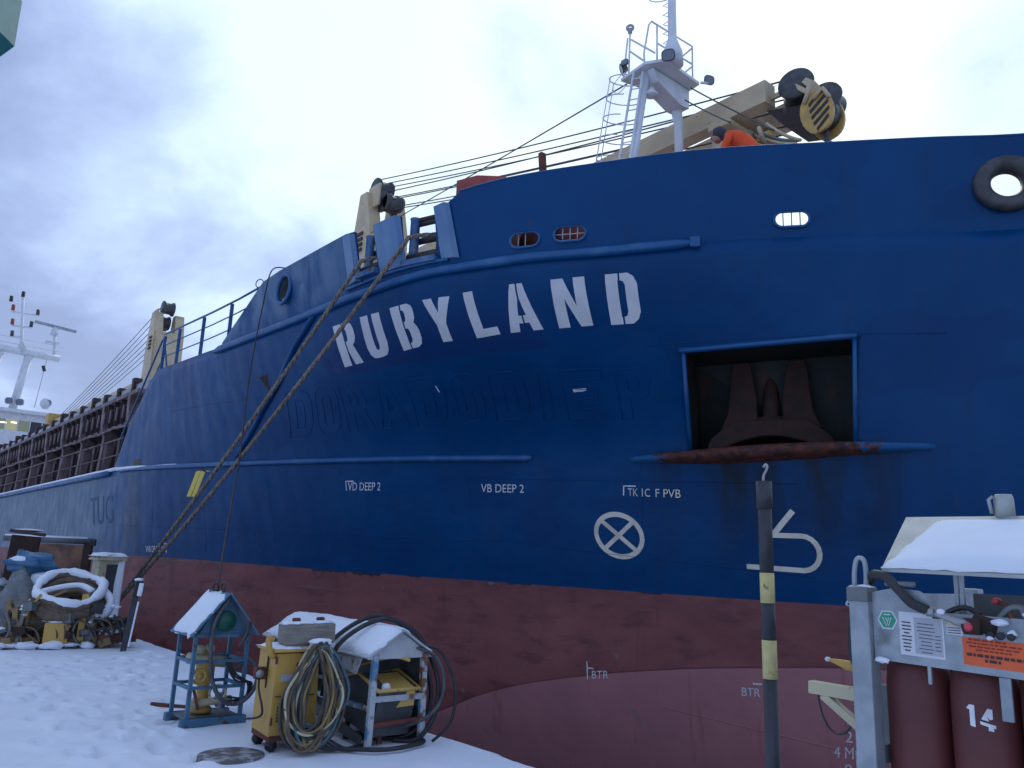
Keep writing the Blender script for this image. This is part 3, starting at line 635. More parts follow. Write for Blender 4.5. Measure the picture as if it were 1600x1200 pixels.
NAME = [('R', (-13.902,6.022),(-13.218,6.024),(-13.548,5.35),(-14.181,5.34)), ('U', (-12.955,6.025),(-12.379,6.016),(-12.678,5.383),(-13.308,5.358)),
('B', (-12.053,6.025),(-11.444,6.029),(-11.777,5.41),(-12.334,5.392)), ('Y', (-11.243,6.028),(-10.723,6.03),(-10.957,5.416),(-11.527,5.409)),
('L', (-10.491,6.061),(-10.093,6.089),(-10.283,5.447),(-10.711,5.419)), ('A', (-9.871,6.112),(-9.367,6.119),(-9.559,5.459),(-10.102,5.45)),
('N', (-9.097,6.134),(-8.629,6.15),(-8.813,5.467),(-9.318,5.457)), ('D', (-8.346,6.156),(-7.918,6.16),(-8.1,5.454),(-8.558,5.457))]
for ch, *q in NAME: sp('letter', decal(GL[ch], q), 'letter_white', label='white stencilled letter ' + ch + ' of the ship name')
# weld-bead outlines of the former name, painted over
OG = {'D': [[(0,0),(0,1),(.68,1),(.9,.9),(1,.72),(1,.28),(.9,.1),(.68,0)], [(.34,.2),(.34,.8),(.6,.8),(.68,.7),(.68,.3),(.6,.2)]],
'O': [[(.28,0),(.08,.08),(0,.25),(0,.75),(.08,.92),(.28,1),(.72,1),(.92,.92),(1,.75),(1,.25),(.92,.08),(.72,0)], [(.32,.25),(.32,.75),(.4,.82),(.6,.82),(.68,.75),(.68,.25),(.6,.18),(.4,.18)]],
'R': [[(0,0),(0,1),(.7,1),(.92,.9),(1,.72),(.96,.55),(.8,.45),(1,0),(.66,0),(.48,.4),(.34,.4),(.34,0)], [(.34,.58),(.34,.82),(.6,.82),(.66,.7),(.6,.58)]],
'A': [[(0,0),(.32,1),(.68,1),(1,0),(.7,0),(.62,.2),(.38,.2),(.3,0)], [(.42,.36),(.5,.68),(.58,.36)]],
'I': [[(0,0),(0,1),(1,1),(1,0)]], 'E': [[(0,0),(0,1),(1,1),(1,.8),(.35,.8),(.35,.6),(.85,.6),(.85,.4),(.35,.4),(.35,.2),(1,.2),(1,0)]],
'P': [[(0,0),(0,1),(.7,1),(.92,.92),(1,.75),(.92,.5),(.7,.4),(.34,.4),(.34,0)], [(.34,.58),(.34,.82),(.6,.82),(.66,.7),(.6,.58)]]}
OLD = [('D',(-16.562,5.116),(-15.67,5.102),(-16.304,4.232),(-17.071,4.224)),('O',(-15.555,5.102),(-14.817,5.087),(-15.37,4.253),(-16.093,4.232)),('R',(-14.731,5.066),(-14.053,5.043),(-14.381,4.242),(-15.156,4.227)),
('A',(-13.742,5.023),(-13.162,5.009),(-13.434,4.255),(-14.167,4.241)),('D',(-12.848,4.979),(-11.931,4.966),(-12.486,4.244),(-13.25,4.221)),('O',(-11.779,4.952),(-11.18,4.939),(-11.601,4.246),(-12.218,4.228)),
('D',(-10.983,4.922),(-10.366,4.929),(-10.71,4.213),(-11.433,4.215)),('I',(-10.106,4.903),(-9.931,4.909),(-10.315,4.171),(-10.513,4.172)),('E',(-9.724,4.885),(-9.048,4.866),(-9.354,4.144),(-10.041,4.155)),('P',(-8.872,4.836),(-8.308,4.836),(-8.553,4.115),(-9.09,4.098))]
def shell_line(pts, off=0.0, step=0.18, bv=None):
    out = []
    for (a, b), (c, d) in zip(pts, pts[1:]):
        n = max(1, int(math.hypot(c - a, d - b) / step))
        for k in range(n): out.append(hs(a + (c - a) * k / n, b + (d - b) * k / n, off, bv)[0])
    out.append(hs(*pts[-1], off, bv)[0]); return out
for ch, a, b, c, d in OLD:
    mb = MB()
    for loop in OG[ch]:
        q = []
        for u, v in loop + [loop[0]]:
            w = 1 - v; q.append(((a[0]*(1-u)+b[0]*u)*(1-w)+(d[0]*(1-u)+c[0]*u)*w, (a[1]*(1-u)+b[1]*u)*(1-w)+(d[1]*(1-u)+c[1]*u)*w))
        mb.tube(shell_line(q, 0.001), 0.0085, 6)
    sp('old_letter', mb, M_BLUE, label='welded outline of an old letter ' + ch + ' under the blue paint')
mb = MB(); mb = decal([[(0,.45),(.08,.1),(.2,.35),(.3,.2),(.45,.3),(.6,.2),(.8,.35),(1,.5),(.98,1),(0,1)]], ((-9.68, 4.60), (-9.44, 4.60), (-9.47, 4.54), (-9.7, 4.54))); sp('bare_patch', mb, 'bare_spot')
sp('bare_patch', decal([[(0,0),(.6,.1),(1,.9),(.4,1)]], ((-12.24, 4.83), (-12.19, 4.83), (-12.19, 4.72), (-12.24, 4.72))), 'bare_spot')
def text_mesh(txt):
    c = bpy.data.curves.new('t', 'FONT'); c.body = txt; c.size = 1; c.resolution_u = 3; o = bpy.data.objects.new('t', c); COL.objects.link(o)
    bpy.context.view_layer.update(); me = bpy.data.meshes.new_from_object(o.evaluated_get(bpy.context.evaluated_depsgraph_get()))
    vs = [v.co.copy() for v in me.vertices]; fs = [tuple(p.vertices) for p in me.polygons]; bpy.data.objects.remove(o); bpy.data.meshes.remove(me)
    x0 = min(v.x for v in vs); x1 = max(v.x for v in vs); y0 = min(v.y for v in vs); y1 = max(v.y for v in vs)
    return [((v.x - x0) / (x1 - x0), (v.y - y0) / (y1 - y0)) for v in vs], fs
def text_decal(txt, quad, m, name='marking', off=0.006, parent=None, bold=0.0):
    uv, fs = text_mesh(txt); a, b, c, d = quad; vs = []
    for u, v in uv:
        w = 1 - v; vs.append(hs((a[0]*(1-u)+b[0]*u)*(1-w)+(d[0]*(1-u)+c[0]*u)*w, (a[1]*(1-u)+b[1]*u)*(1-w)+(d[1]*(1-u)+c[1]*u)*w, off)[0])
    return sp(name, MB().add(vs, fs), m, parent)
text_decal('VD DEEP 2', [(-15.72,3.225),(-14.8,3.205),(-14.869,3.04),(-15.79,3.055)], 'mark_white')
text_decal('VB DEEP 2', [(-12.32,3.122),(-11.381,3.091),(-11.416,2.941),(-12.363,2.968)], 'mark_white')
text_decal('TK 1C', [(-9.30,2.98),(-8.90,2.962),(-8.915,2.828),(-9.32,2.85)], 'mark_cream'); text_decal('F PVB', [(-8.80,2.957),(-8.36,2.937),(-8.379,2.803),(-8.815,2.823)], 'mark_cream')
text_decal('BTR', [(-10.344,-0.128),(-10.01,-0.091),(-10.019,-0.218),(-10.353,-0.257)], 'mark_white')
text_decal('BTR', [(-7.648,-0.074),(-7.356,-0.057),(-7.366,-0.178),(-7.659,-0.197)], 'mark_white')
text_decal('WB DB TK 10S', [(-23.85,1.72),(-22.87,1.75),(-22.87,1.59),(-23.83,1.55)], 'mark_white')
text_decal('4 M', [(-6.347,-0.706),(-6.085,-0.69),(-6.099,-0.844),(-6.363,-0.863)], 'mark_white')
for k, ch in enumerate('24'): text_decal(ch, [(x + 0.05 * k, z + k * 0.2) for x, z in ((-6.18,-0.482),(-6.08,-0.475),(-6.09,-0.622),(-6.19,-0.63))], 'mark_white')
text_decal('6', [(-6.035,1.345),(-5.93,1.349),(-5.94,1.235),(-6.045,1.232)], 'mark_white')
text_decal('M', [(-5.90,1.352),(-5.80,1.356),(-5.81,1.243),(-5.91,1.24)], 'mark_white')
for k, ch in enumerate('8642'): text_decal(ch, [(x, z - 0.2 * k) for x, z in ((-6.23,-0.93),(-6.13,-0.92),(-6.14,-1.07),(-6.24,-1.08))], 'mark_white')
text_decal('TUG', [(-29.0,3.2),(-26.5,3.2),(-26.2,2.35),(-28.5,2.3)], 'graffiti')
def ribbon(pts, w, off=0.006, step=0.1):
    """painted stroke on the shell along (x, z) points"""
    q = []
    for (a, b), (c, d) in zip(pts, pts[1:]):
        n = max(1, int(math.hypot(c - a, d - b) / step))
        for k in range(n): q.append((a + (c - a) * k / n, b + (d - b) * k / n))
    q.append(pts[-1]); vs = []
    for i, (t, z) in enumerate(q):
        a = q[max(i - 1, 0)]; b = q[min(i + 1, len(q) - 1)]; dx, dz = b[0] - a[0], b[1] - a[1]; l = math.hypot(dx, dz); nx, nz = -dz / l * w / 2, dx / l * w / 2
        vs += [hs(t + nx, z + nz, off)[0], hs(t - nx, z - nz, off)[0]]
    return MB().add(vs, [(2 * i, 2 * i + 1, 2 * i + 3, 2 * i + 2) for i in range(len(q) - 1)], 0, True)
# bow thruster mark: ring with a cross, and the bulbous bow mark
cx, cz, ra, rb = -9.585, 2.19, 0.435, 0.355
el = lambda a, k=1.0: (cx + ra * k * math.cos(a), cz + rb * k * math.sin(a) - 0.03 * math.cos(a))
ring = ribbon([el(2 * math.pi * i / 40) for i in range(41)], 0.085)
for a in (0.80, 2.40):
    r2 = ribbon([el(a, 0.93), el(a + math.pi, 0.93)], 0.075, 0.009); ring.add(r2.v, r2.f, 0, True)
sp('thruster_mark', ring, 'mark_cream', label='cream ring with a cross painted on the blue bow')
bm5 = ribbon([(-6.62,2.585),(-6.955,2.215)], 0.085)
arc = [(-6.99,2.222),(-6.54,2.215)] + [(-6.54 + 0.235 * math.sin(math.pi * i / 10), 1.965 + 0.25 * math.cos(math.pi * i / 10)) for i in range(1, 10)] + [(-6.54,1.712),(-7.40,1.745)]
r2 = ribbon(arc, 0.075, 0.009); bm5.add(r2.v, r2.f, 0, True); sp('bulb_mark', bm5, 'mark_cream', label='cream bulbous bow mark like a hooked five')
for pts, w in (([(-10.44,-0.28),(-10.44,0.02)], 0.025), ([(-10.44,-0.09),(-10.31,-0.085)], 0.022), ([(-7.47,0.0),(-7.33,0.01)], 0.025), ([(-15.83,3.06),(-15.78,3.25),(-15.55,3.245)], 0.022), ([(-9.40,2.86),(-9.37,3.02),(-9.15,3.01)], 0.022), ([(-22.84,1.56),(-22.84,1.80),(-23.2,1.79)], 0.03), ([(-6.05,-0.72),(-6.08,-1.5)], 0.03)):
    sp('tick_mark', ribbon(pts, w), 'mark_white')
# weld seams of the shell plating
for z0, z1, ta, tb in ((3.27, 2.98, -13.2, -6.5), (2.30, 2.05, -26, -12.0), (2.0, 1.62, -11.5, -6.4), (5.28, 5.12, -22.5, -17.2), (-0.55, -0.75, -9, -6.2), (5.14, 5.1, -8.2, -4.5)):
    sp('weld_seam', MB().tube(shell_line([(ta, z0), (tb, z1)], 0.0, 0.3), 0.0075, 6), M_BLUE if z0 > 1.4 else M_RED)
for t in (-23.4, -20.9, -18.3, -12.6, -9.0, -5.2):
    sp('weld_seam', MB().tube(shell_line([(t - 0.2, 1.6), (t, 3.4)], 0.0, 0.2), 0.004, 6), M_BLUE)
    sp('weld_seam', MB().tube(shell_line([(t - 0.6, -1.2), (t - 0.35, 1.15)], 0.0, 0.3), 0.004, 6), M_RED)
# half-round strakes
zfc = lambda t: lerp_tab([(-34,6.42),(-12,6.4),(-9.3,6.5),(-2.1,6.55)], t)
zmn = pchip([a for a, _ in ZL['main']], [b for _, b in ZL['main']])
def strake(name, pts, r, m='blue_trim', taper=True):
    q = shell_line(pts, 0.01, 0.25); rr = [r] * len(q)
    if taper: rr[0] = r * 0.35; rr[-1] = r * 0.5
    return sp(name, MB().tube(q, rr, 10), m)
strake('upper_strake', [(t, zfc(t) - 0.02) for t in np.arange(-19.3, -7.0, 0.4)] + [(-7.02, 6.50)], 0.085)
sp('strake_end', MB().box(hs(-7.05, 6.5, 0.02)[0], (0.16, 0.10, 0.17), rz=R(35), ch=0.02), 'blue_trim')
strake('main_strake', [(float(t), float(zmn(max(t, -34)))) for t in np.arange(-26.2, -11.0, 0.5)] + [(-11.08, 3.563)], 0.075)
strake('diagonal_strake', [(-14.3,6.36),(-15.47,5.919),(-16.472,5.418),(-17.639,4.867),(-18.75,4.22),(-19.3,3.85)], 0.07, M_BLUE)
sp('rubbing_snow', MB().tube([p + Vector((0, 0, 0.07)) for p in shell_line([(-26.3, 3.88), (-24.0, 3.83), (-22.0, 3.79)], 0.05, 0.3)], [0.05] * 5 + [0.045, 0.04, 0.03] + [0.02] * (len(shell_line([(-26.3, 3.88), (-24.0, 3.83), (-22.0, 3.79)], 0.05, 0.3)) - 8), 8), 'snow')
sp('sheer_strake', MB().tube([(t, 6.56, 3.86) for t in np.arange(-99, -26.0, 2)], 0.09, 8), 'blue_old')
sp('deck_edge_snow', MB().tube([(t, 6.58, 3.955 + 0.012 * vnoise(t * 2, 1)) for t in np.arange(-99, -26.1, 0.8)], 0.055, 8), 'snow')
# ledge at the foot of the roller fairleads
led = shell_line([(-13.05,6.52),(-11.914,6.545),(-10.52,6.575)], 0.03, 0.3)
sp('fairlead_ledge', MB().tube(led, 0.045, 8, flat=0.7), 'blue_trim')
# drain opening, scuffs
sp('scupper', decal([[(.2,0),(.8,0),(1,.2),(1,.8),(.8,1),(.2,1),(0,.8),(0,.2)]], ((-24.95,4.16),(-24.35,4.16),(-24.35,3.92),(-24.95,3.92))), 'black')
sp('scuff', decal([[(0,.9),(1,1),(.8,.5),(.75,0),(.4,.1),(.3,.6)]], ((-17.35,5.55),(-16.95,5.55),(-17.0,5.2),(-17.3,5.2))), 'rust_dark')
# ---- anchor pocket lips and shelf
n0 = -PIN
mb = MB(); mb.tube([PK[0] + n0 * 0.02 - Vector((0.06, 0.03, 0)), PK[1] + n0 * 0.02 + Vector((0.03, 0.015, 0))], 0.05, 8); sp('pocket_lip', mb, 'blue_trim')
for a, b in ((0, 3), (1, 2)):
    mb = MB(); mb.tube([PK[a] + n0 * 0.01, PK[a].lerp(PK[b], 0.5) + n0 * 0.02, PK[b] + n0 * 0.01], 0.035, 8); sp('pocket_lip', mb, 'blue_trim')
def shelf():
    mb = MB(); n = 40; ta, tb = -9.17, -4.80; rows = []
    for i in range(n + 1):
        u = i / n; t = ta + (tb - ta) * u; z = 3.45 + 0.05 * u; p, nr = hs(t, z + 0.0, 0.0); nr = Vector((nr.x, nr.y, 0)).normalized()
        w = 0.30 * (math.sin(math.pi * u) ** 0.45); th = 0.035 + 0.045 * math.sin(math.pi * u)
        p = p - nr * 0.15
        rows.append([p + Vector((0, 0, th)), p + nr * (0.15 + w * 0.75) + Vector((0, 0, th)), p + nr * (0.15 + w) + Vector((0, 0, 0)), p + nr * (0.15 + w * 0.8) - Vector((0, 0, th * 1.2)), p - Vector((0, 0, th * 2.2))])
    vs = [q for r in rows for q in r]; fs = []; mi = []
    for i in range(n):
        for k in range(4): mb.add([rows[i][k], rows[i + 1][k], rows[i + 1][k + 1], rows[i][k + 1]], [(0, 1, 2, 3)], 0, True)
    mb.add(rows[0], [(0, 1, 2, 3, 4)]); mb.add(rows[-1], [(4, 3, 2, 1, 0)])
    return sp('anchor_shelf', mb, ['shelf_worn'], label='rusty lipped shelf under the anchor pocket')
shelf()
# ---- the anchor itself: crown, two flukes, shank
ctr = (PK[2] + PK[3]) * 0.5 + PIN * 0.36; ax = (PK[1] - PK[0]); ax.z = 0; ax.normalize()
AN = thing('ship_anchor', 'rusty stockless anchor housed in the dark recess of the blue bow', 'anchor', ctr + Vector((0, 0, 0.03)))
def bev(o, w_):
    b = o.modifiers.new('bevel', 'BEVEL'); b.width = w_; b.segments = 3; b.limit_method = 'ANGLE'; return o
def al(x, y, z): return ctr + ax * x + PIN * y + Vector((0, 0, z))
def outline(pts, y0, y1): 
    mb = MB(); mb.prism([al(x, y0, z) for x, z in pts], PIN * (y1 - y0)); return mb
crown = [(-0.98,0.15),(-0.92,0.30),(-0.74,0.44)] + [(-0.55,0.58)] + [(0.55,0.58),(0.74,0.44),(0.92,0.30),(0.98,0.15),(0.94,0.06)] + [(0.88 - 1.76 * i / 12, 0.06 + 0.26 * math.sin(math.pi * i / 12)) for i in range(13)] + [(-0.94,0.06)]
_old = [(-0.88,0.17),(-0.80,0.34),(-0.62,0.46),(-0.42,0.58),(0.42,0.58),(0.62,0.46),(0.80,0.34),(0.88,0.17),(0.86,0.08)] + [(0.80 - 1.6 * i / 12, 0.10 + 0.24 * math.sin(math.pi * i / 12)) for i in range(13)] + [(-0.86,0.08)]
bev(part('crown', outline(crown, -0.10, 0.30), 'anchor_rust_shaded', AN, True), 0.03)
for s in (-1, 1):
    fl = [(s*0.78,0.44),(s*0.66,0.70),(s*0.62,1.05),(s*0.60,1.40),(s*0.55,1.56),(s*0.30,1.56),(s*0.24,1.30),(s*0.20,0.95),(s*0.19,0.5)]
    bev(part('fluke', outline(fl, -0.02, 0.20), 'anchor_rust_shaded', AN, True), 0.03)
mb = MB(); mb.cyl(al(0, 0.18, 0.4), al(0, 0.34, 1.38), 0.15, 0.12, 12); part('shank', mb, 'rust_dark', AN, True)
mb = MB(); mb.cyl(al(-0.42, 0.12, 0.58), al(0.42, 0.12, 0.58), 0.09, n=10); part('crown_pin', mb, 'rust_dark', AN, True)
mb = MB(); mb.torus(al(0, 0.52, 1.02), 0.21, 0.05, PIN, sy=1.35); mb.cyl(al(0, 0.50, 1.02), al(0, 0.75, 1.06), 0.2, n=20); sp('hawse_pipe', mb, 'black')
# ---- openings of the bulwark
def rim(key, r, m, name, out=0.0, scale=1.0):
    pts, nr, tx, v = CUTI[key]; d = 0.3; mid = [p - nr * (d - out) for p in pts]
    c = sum(mid, Vector()) / len(mid); mid = [c + (p - c) * scale for p in mid]
    # follow the flare of the plating
    q = []
    for p in mid:
        h = BVB.ray_cast(p + nr * 1.0, -nr)
        q.append((h[0] + nr * out) if h[0] is not None and scale > 1.02 else p)
    return sp(name, MB().tube(q, r, 8, closed=True), m)
rim('chock', 0.045, 'blue_trim', 'chock_rim', 0.02)
pts, nr, tx, v = CUTI['chock']; c = sum(pts, Vector()) / len(pts) - nr * 0.3
mb = MB(); n = 24
for a in range(n):
    q0, q1 = 2 * math.pi * a / n, 2 * math.pi * (a + 1) / n; f = lambda q, y: c + tx * 0.30 * math.cos(q) + Vector((0, 0, 0.30 * math.sin(q))) - nr * y
    mb.add([f(q0, 0), f(q1, 0), f(q1, 0.30), f(q0, 0.30)], [(0, 1, 2, 3)], 0, True)
mb.add([c + tx * 0.31 * math.cos(2 * math.pi * a / n) + Vector((0, 0, 0.31 * math.sin(2 * math.pi * a / n))) - nr * 0.30 for a in range(n)], [tuple(range(n))])
sp('chock_pipe', mb, 'galv_dark'); sp('chock_snow', MB().blob(c - nr * 0.12 - Vector((0, 0, 0.22)), (0.30, 0.24, 0.16), 4), 'snow')
for k in ('oval1', 'oval2', 'oval3'):
    rim(k, 0.022, 'blue_trim', 'freeing_port_rim', 0.0)
    pts, nr, tx, v = CUTI[k]; c = sum(pts, Vector()) / len(pts) - nr * 0.33
    for x in (-0.12, 0.0, 0.12):
        if k == 'oval1' and x > 0.05: continue
        sp('freeing_port_bar', MB().cyl(c + tx * x - Vector((0, 0, 0.14)), c + tx * x + Vector((0, 0, 0.14)), 0.009, n=6), 'blue_trim' if k == 'oval3' else 'grey_paint')
    if k == 'oval2': sp('freeing_port_bar', MB().cyl(c - tx * 0.24 + nr * 0.01, c + tx * 0.24 + nr * 0.01, 0.009, n=6), 'grey_paint')
pts, nr, tx, v = CUTI['pan']; c = sum(pts, Vector()) / len(pts) - nr * 0.3
q = nr.to_track_quat('Z', 'Y').to_matrix(); prof = [(0.46, -0.02), (0.455, 0.05), (0.41, 0.10), (0.33, 0.11), (0.25, 0.07), (0.205, -0.01), (0.20, -0.10), (0.25, -0.16), (0.34, -0.17), (0.36, -0.10)]
vs = []; n = 40
for r_, h_ in prof:
    for j in range(n): a = 2 * math.pi * j / n; vs.append(c + q @ Vector((r_ * math.cos(a), r_ * math.sin(a) * 0.93, h_)))
fs = [(i * n + j, i * n + (j + 1) % n, ((i + 1) % len(prof)) * n + (j + 1) % n, ((i + 1) % len(prof)) * n + j) for i in range(len(prof)) for j in range(n)]
sp('panama_chock', MB().add(vs, fs, 0, True), 'sheave', label='thick dark oval chock casting near the stem')
sp('bulwark_rail', MB().tube([hs(t, lerp_tab(BTOP, t) - 0.03, -0.02, BVB)[0] + Vector((0, 0, 0.025)) for t in np.arange(-10.15, -2.9, 0.25)], 0.03, 8), M_BLUE)
# ---- roller fairleads in the two gaps
def fairlead(ta, tb, z0, z1):
    pa, na = hs(ta, 7.0, 0, BVB); pb, nb = hs(tb, 7.0, 0, BVB); d = (pb - pa); d.z = 0; w = d.length; d.normalize(); nn = Vector((d.y, -d.x, 0)); inn = -nn
    P = lambda x, y, z: Vector((pa.x, pa.y, 0)) + d * x + inn * y + Vector((0, 0, z))
    root = sp('roller_fairlead', MB().box(P(w / 2, 0.20, z0 + 0.03), (w, 0.42, 0.10), rz=math.atan2(d.y, d.x)), 'blue_old')
    for x, r_, m in ((0.10, 0.085, 'blue_old'), (w - 0.06, 0.07, 'black')): sp('vertical_roller', MB().lathe(P(x, 0.20, z0 + 0.06), [(r_ * 1.15, 0), (r_, 0.05), (r_, z1 - z0 - 0.12), (r_ * 1.15, z1 - z0 - 0.07)], 14), m, root)
    for z, r_, y in ((z0 + 0.16, 0.075, 0.14), (z0 + 0.52, 0.06, 0.30), (z1 - 0.10, 0.05, 0.25)): sp('horizontal_roller', MB().cyl(P(0.05, y, z), P(w, y, z), r_, n=12), 'black', root)
    sp('top_bar', MB().box(P(w / 2, 0.26, z1 - 0.03), (w * 0.9, 0.12, 0.06), rz=math.atan2(d.y, d.x)), 'rust_dark', root)
    return P, w
fairlead(-12.60, -12.02, 6.62, 7.46); fairlead(-11.36, -10.66, 6.58, 7.50)
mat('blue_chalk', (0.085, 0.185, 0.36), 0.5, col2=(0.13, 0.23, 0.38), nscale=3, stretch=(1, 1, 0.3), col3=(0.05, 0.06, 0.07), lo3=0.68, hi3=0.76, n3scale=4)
for ta, tb, za, zb in ((-13.0, -12.62, 7.50, 7.455), (-12.0, -11.38, 7.455, 7.475), (-10.64, -10.40, 7.485, 7.50)):   # flared wing plates beside the fairleads, added and tilted aft to catch more sky
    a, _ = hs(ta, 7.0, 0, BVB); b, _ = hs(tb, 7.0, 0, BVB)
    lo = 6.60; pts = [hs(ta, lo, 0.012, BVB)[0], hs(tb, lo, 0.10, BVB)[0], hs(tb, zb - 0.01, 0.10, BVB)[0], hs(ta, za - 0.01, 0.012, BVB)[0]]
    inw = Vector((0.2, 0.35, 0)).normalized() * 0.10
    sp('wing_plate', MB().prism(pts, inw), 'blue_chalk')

rnd = random.Random(17)
zpt = pchip([a for a, _ in ZL['paint']], [b for _, b in ZL['paint']])
for k in range(6):
    t = (-17.4, -16.8, -16.2, -14.6, -12.1, -9.3)[k]; w_ = (0.7, 0.5, 0.9, 0.4, 0.6, 0.4)[k]; h_ = (0.07, 0.05, 0.08, 0.03, 0.035, 0.03)[k]; z = float(zpt(t)); n = 9
    poly = [(0, 1), (1, 1)] + [(1 - i / n, (0.55 * rnd.random() if 0 < i < n else 0.95)) for i in range(n + 1)]
    sp('paint_overrun', decal([poly], ((t, z + 0.004), (t + w_, float(zpt(t + w_)) + 0.004), (t + w_, float(zpt(t + w_)) - h_), (t, z - h_)), 0.0035, 4, 2), 'navy_overrun')
# ---------------------------------------------------------------- deck fittings of the ship
def rail_run(name, pts, h, posts, m, r=0.022, rails=3, pr=0.028):
    """railing as one part with posts and rails as sub-parts; pts at deck level"""
    P = [Vector(p) for p in pts]; up = Vector((0, 0, 1)); root = sp(name, MB().tube([p + up * h for p in P], r * 1.2, 8), m)
    for k in range(1, rails): sp('rail', MB().tube([p + up * h * k / rails for p in P], r * 0.8, 6), m, root)
    for p in posts: p = Vector(p); sp('rail_post', MB().bar(p, p + up * h, pr * 2, pr), m, root)
    return root
# forecastle railing above the raked bulkhead
fr = [(-23.5, 6.66, 6.62), (-21.7, 6.66, 6.55), (-19.8, 6.68, 6.49), (-18.2, 6.70, 6.47), (-17.0, 6.70, 6.47)]
rail_run('forecastle_railing', fr, 1.03, [(-23.45, 6.66, 6.55), (-22.2, 6.66, 6.52), (-20.4, 6.68, 6.48), (-18.6, 6.70, 6.44)], 'blue_trim', 0.022, 3, 0.04)
mb = MB(); mb.torus((-17.1, 6.72, 7.62), 0.10, 0.012, (0.5, -0.8, 0)); sp('rail_ring', mb, 'blue_trim')
# inclined ladder down to the main deck
lad = sp('deck_ladder', MB().tube([(-23.6, 6.72, 7.60), (-23.9, 6.72, 7.55), (-26.9, 6.72, 4.9)], 0.028, 8), 'blue_trim')
sp('handrail', MB().tube([(-23.55, 6.74, 7.15), (-26.7, 6.74, 4.35)], 0.02, 8), 'blue_trim', lad)
sp('stringer', MB().bar((-23.4, 6.75, 6.55), (-26.3, 6.75, 3.95), 0.09, 0.05), 'blue_trim', lad); sp('stringer', MB().bar((-23.4, 7.35, 6.55), (-26.3, 7.35, 3.95), 0.09, 0.05), 'blue_trim', lad)
for k in range(9):
    u = (k + 0.7) / 9.4; sp('tread', MB().box((-23.4 - 2.9 * u, 7.05, 6.55 - 2.6 * u), (0.2, 0.6, 0.03)), 'blue_old', lad)
sp('ladder_brace', MB().tube([(-23.62, 6.73, 7.5), (-23.2, 6.73, 6.6)], 0.022, 8), 'blue_trim', lad)
# hatch coaming with its stays, stringers and the hatch covers on top
CY, C0, C1 = 8.25, -30.2, -84.0
sp('bulkhead', MB().box((-25.2, 10.2 + 3.6, 5.1), (0.12, 12.0, 2.4)), 'coaming')
cm = sp('hatch_coaming', MB().box(((C0 + C1) / 2, CY + 0.06, 5.45), (C0 - C1, 0.12, 3.1)), 'coaming', label='long rust brown hatch coaming behind the side deck')
sp('top_flange', MB().box(((C0 + C1) / 2 + 0.4, CY - 0.28, 7.00), (C0 - C1 + 1.0, 0.62, 0.14)), 'coaming_light', cm)
sp('stringer', MB().box(((C0 + C1) / 2, CY - 0.20, 6.05), (C0 - C1, 0.40, 0.07)), 'coaming_light', cm)
sp('pipe', MB().tube([(t, CY - 0.48, 5.92 + 0.03 * math.sin(t * 1.7)) for t in np.arange(C1, C0 + 1.5, 1.0)], 0.05, 8), 'coaming_light', cm)
sp('pipe', MB().tube([(t, CY - 0.40, 6.72) for t in (C1, C0 + 0.5)], 0.04, 8), 'rust_brown', cm)
st_me = MB().prism([(0, 0, -1.55), (0, -0.34, -1.55), (0, -0.10, 0.3), (0, -0.50, 0.62), (0, -0.58, 1.48), (0, 0, 1.48)], (0.05, 0, 0)).mesh('stay', [M('coaming')])
st2_me = MB().prism([(0, 0, -1.55), (0, -0.50, -1.55), (0, -0.42, 0.3), (0, -0.55, 0.62), (0, -0.58, 1.48), (0, 0, 1.48)], (0.30, 0, 0)).mesh('stay', [M('coaming_light')])
br_me = MB().box((0, -0.56, 0.98), (0.10, 0.06, 0.5), ch=0.01).mesh('bracket', [M('coaming_light')])
k = 0; t = C0 - 0.3
while t > -72:
    o = link('stay', st2_me if k % 4 == 0 else st_me, cm); o.location = Vector(o.location) + Vector((t, CY, 5.45))
    o = link('bracket', br_me, cm); o.location = Vector(o.location) + Vector((t - 0.4, CY, 5.45))
    t -= 0.85; k += 1
k = 0; t = C0 + 0.4
cov_me = MB().box((0, 0, 0), (1.5, 0.9, 0.52), ch=0.03).mesh('cover_end', [M('grey_paint')]); cl_me = MB().box((0, 0, 0), (0.26, 0.5, 0.34), ch=0.02).box((0, -0.1, 0.26), (0.34, 0.3, 0.2), ch=0.03).mesh('cleat', [M('rust_brown')])
hc = sp('hatch_cover', MB().box(((C0 + C1) / 2, YC + 0.4, 7.22), (C0 - C1, 10.6, 0.30)), 'grey_paint')
while t > -72:
    o = link('cover_end', cov_me, hc); o.location = Vector(o.location) + Vector((t - 0.9, CY + 0.35, 7.33))
    o = link('cleat', cl_me, hc); o.location = Vector(o.location) + Vector((t - 1.82, CY + 0.05, 7.36 + (0.12 if k % 3 == 0 else 0)))
    t -= 1.95; k += 1
rail_run('side_deck_railing', [(t, 6.72, 3.95) for t in (-26.6, -75)], 1.0, [(-27.0 - 1.5 * i, 6.72, 3.92) for i in range(32)], 'coaming_light', 0.024, 2, 0.025)
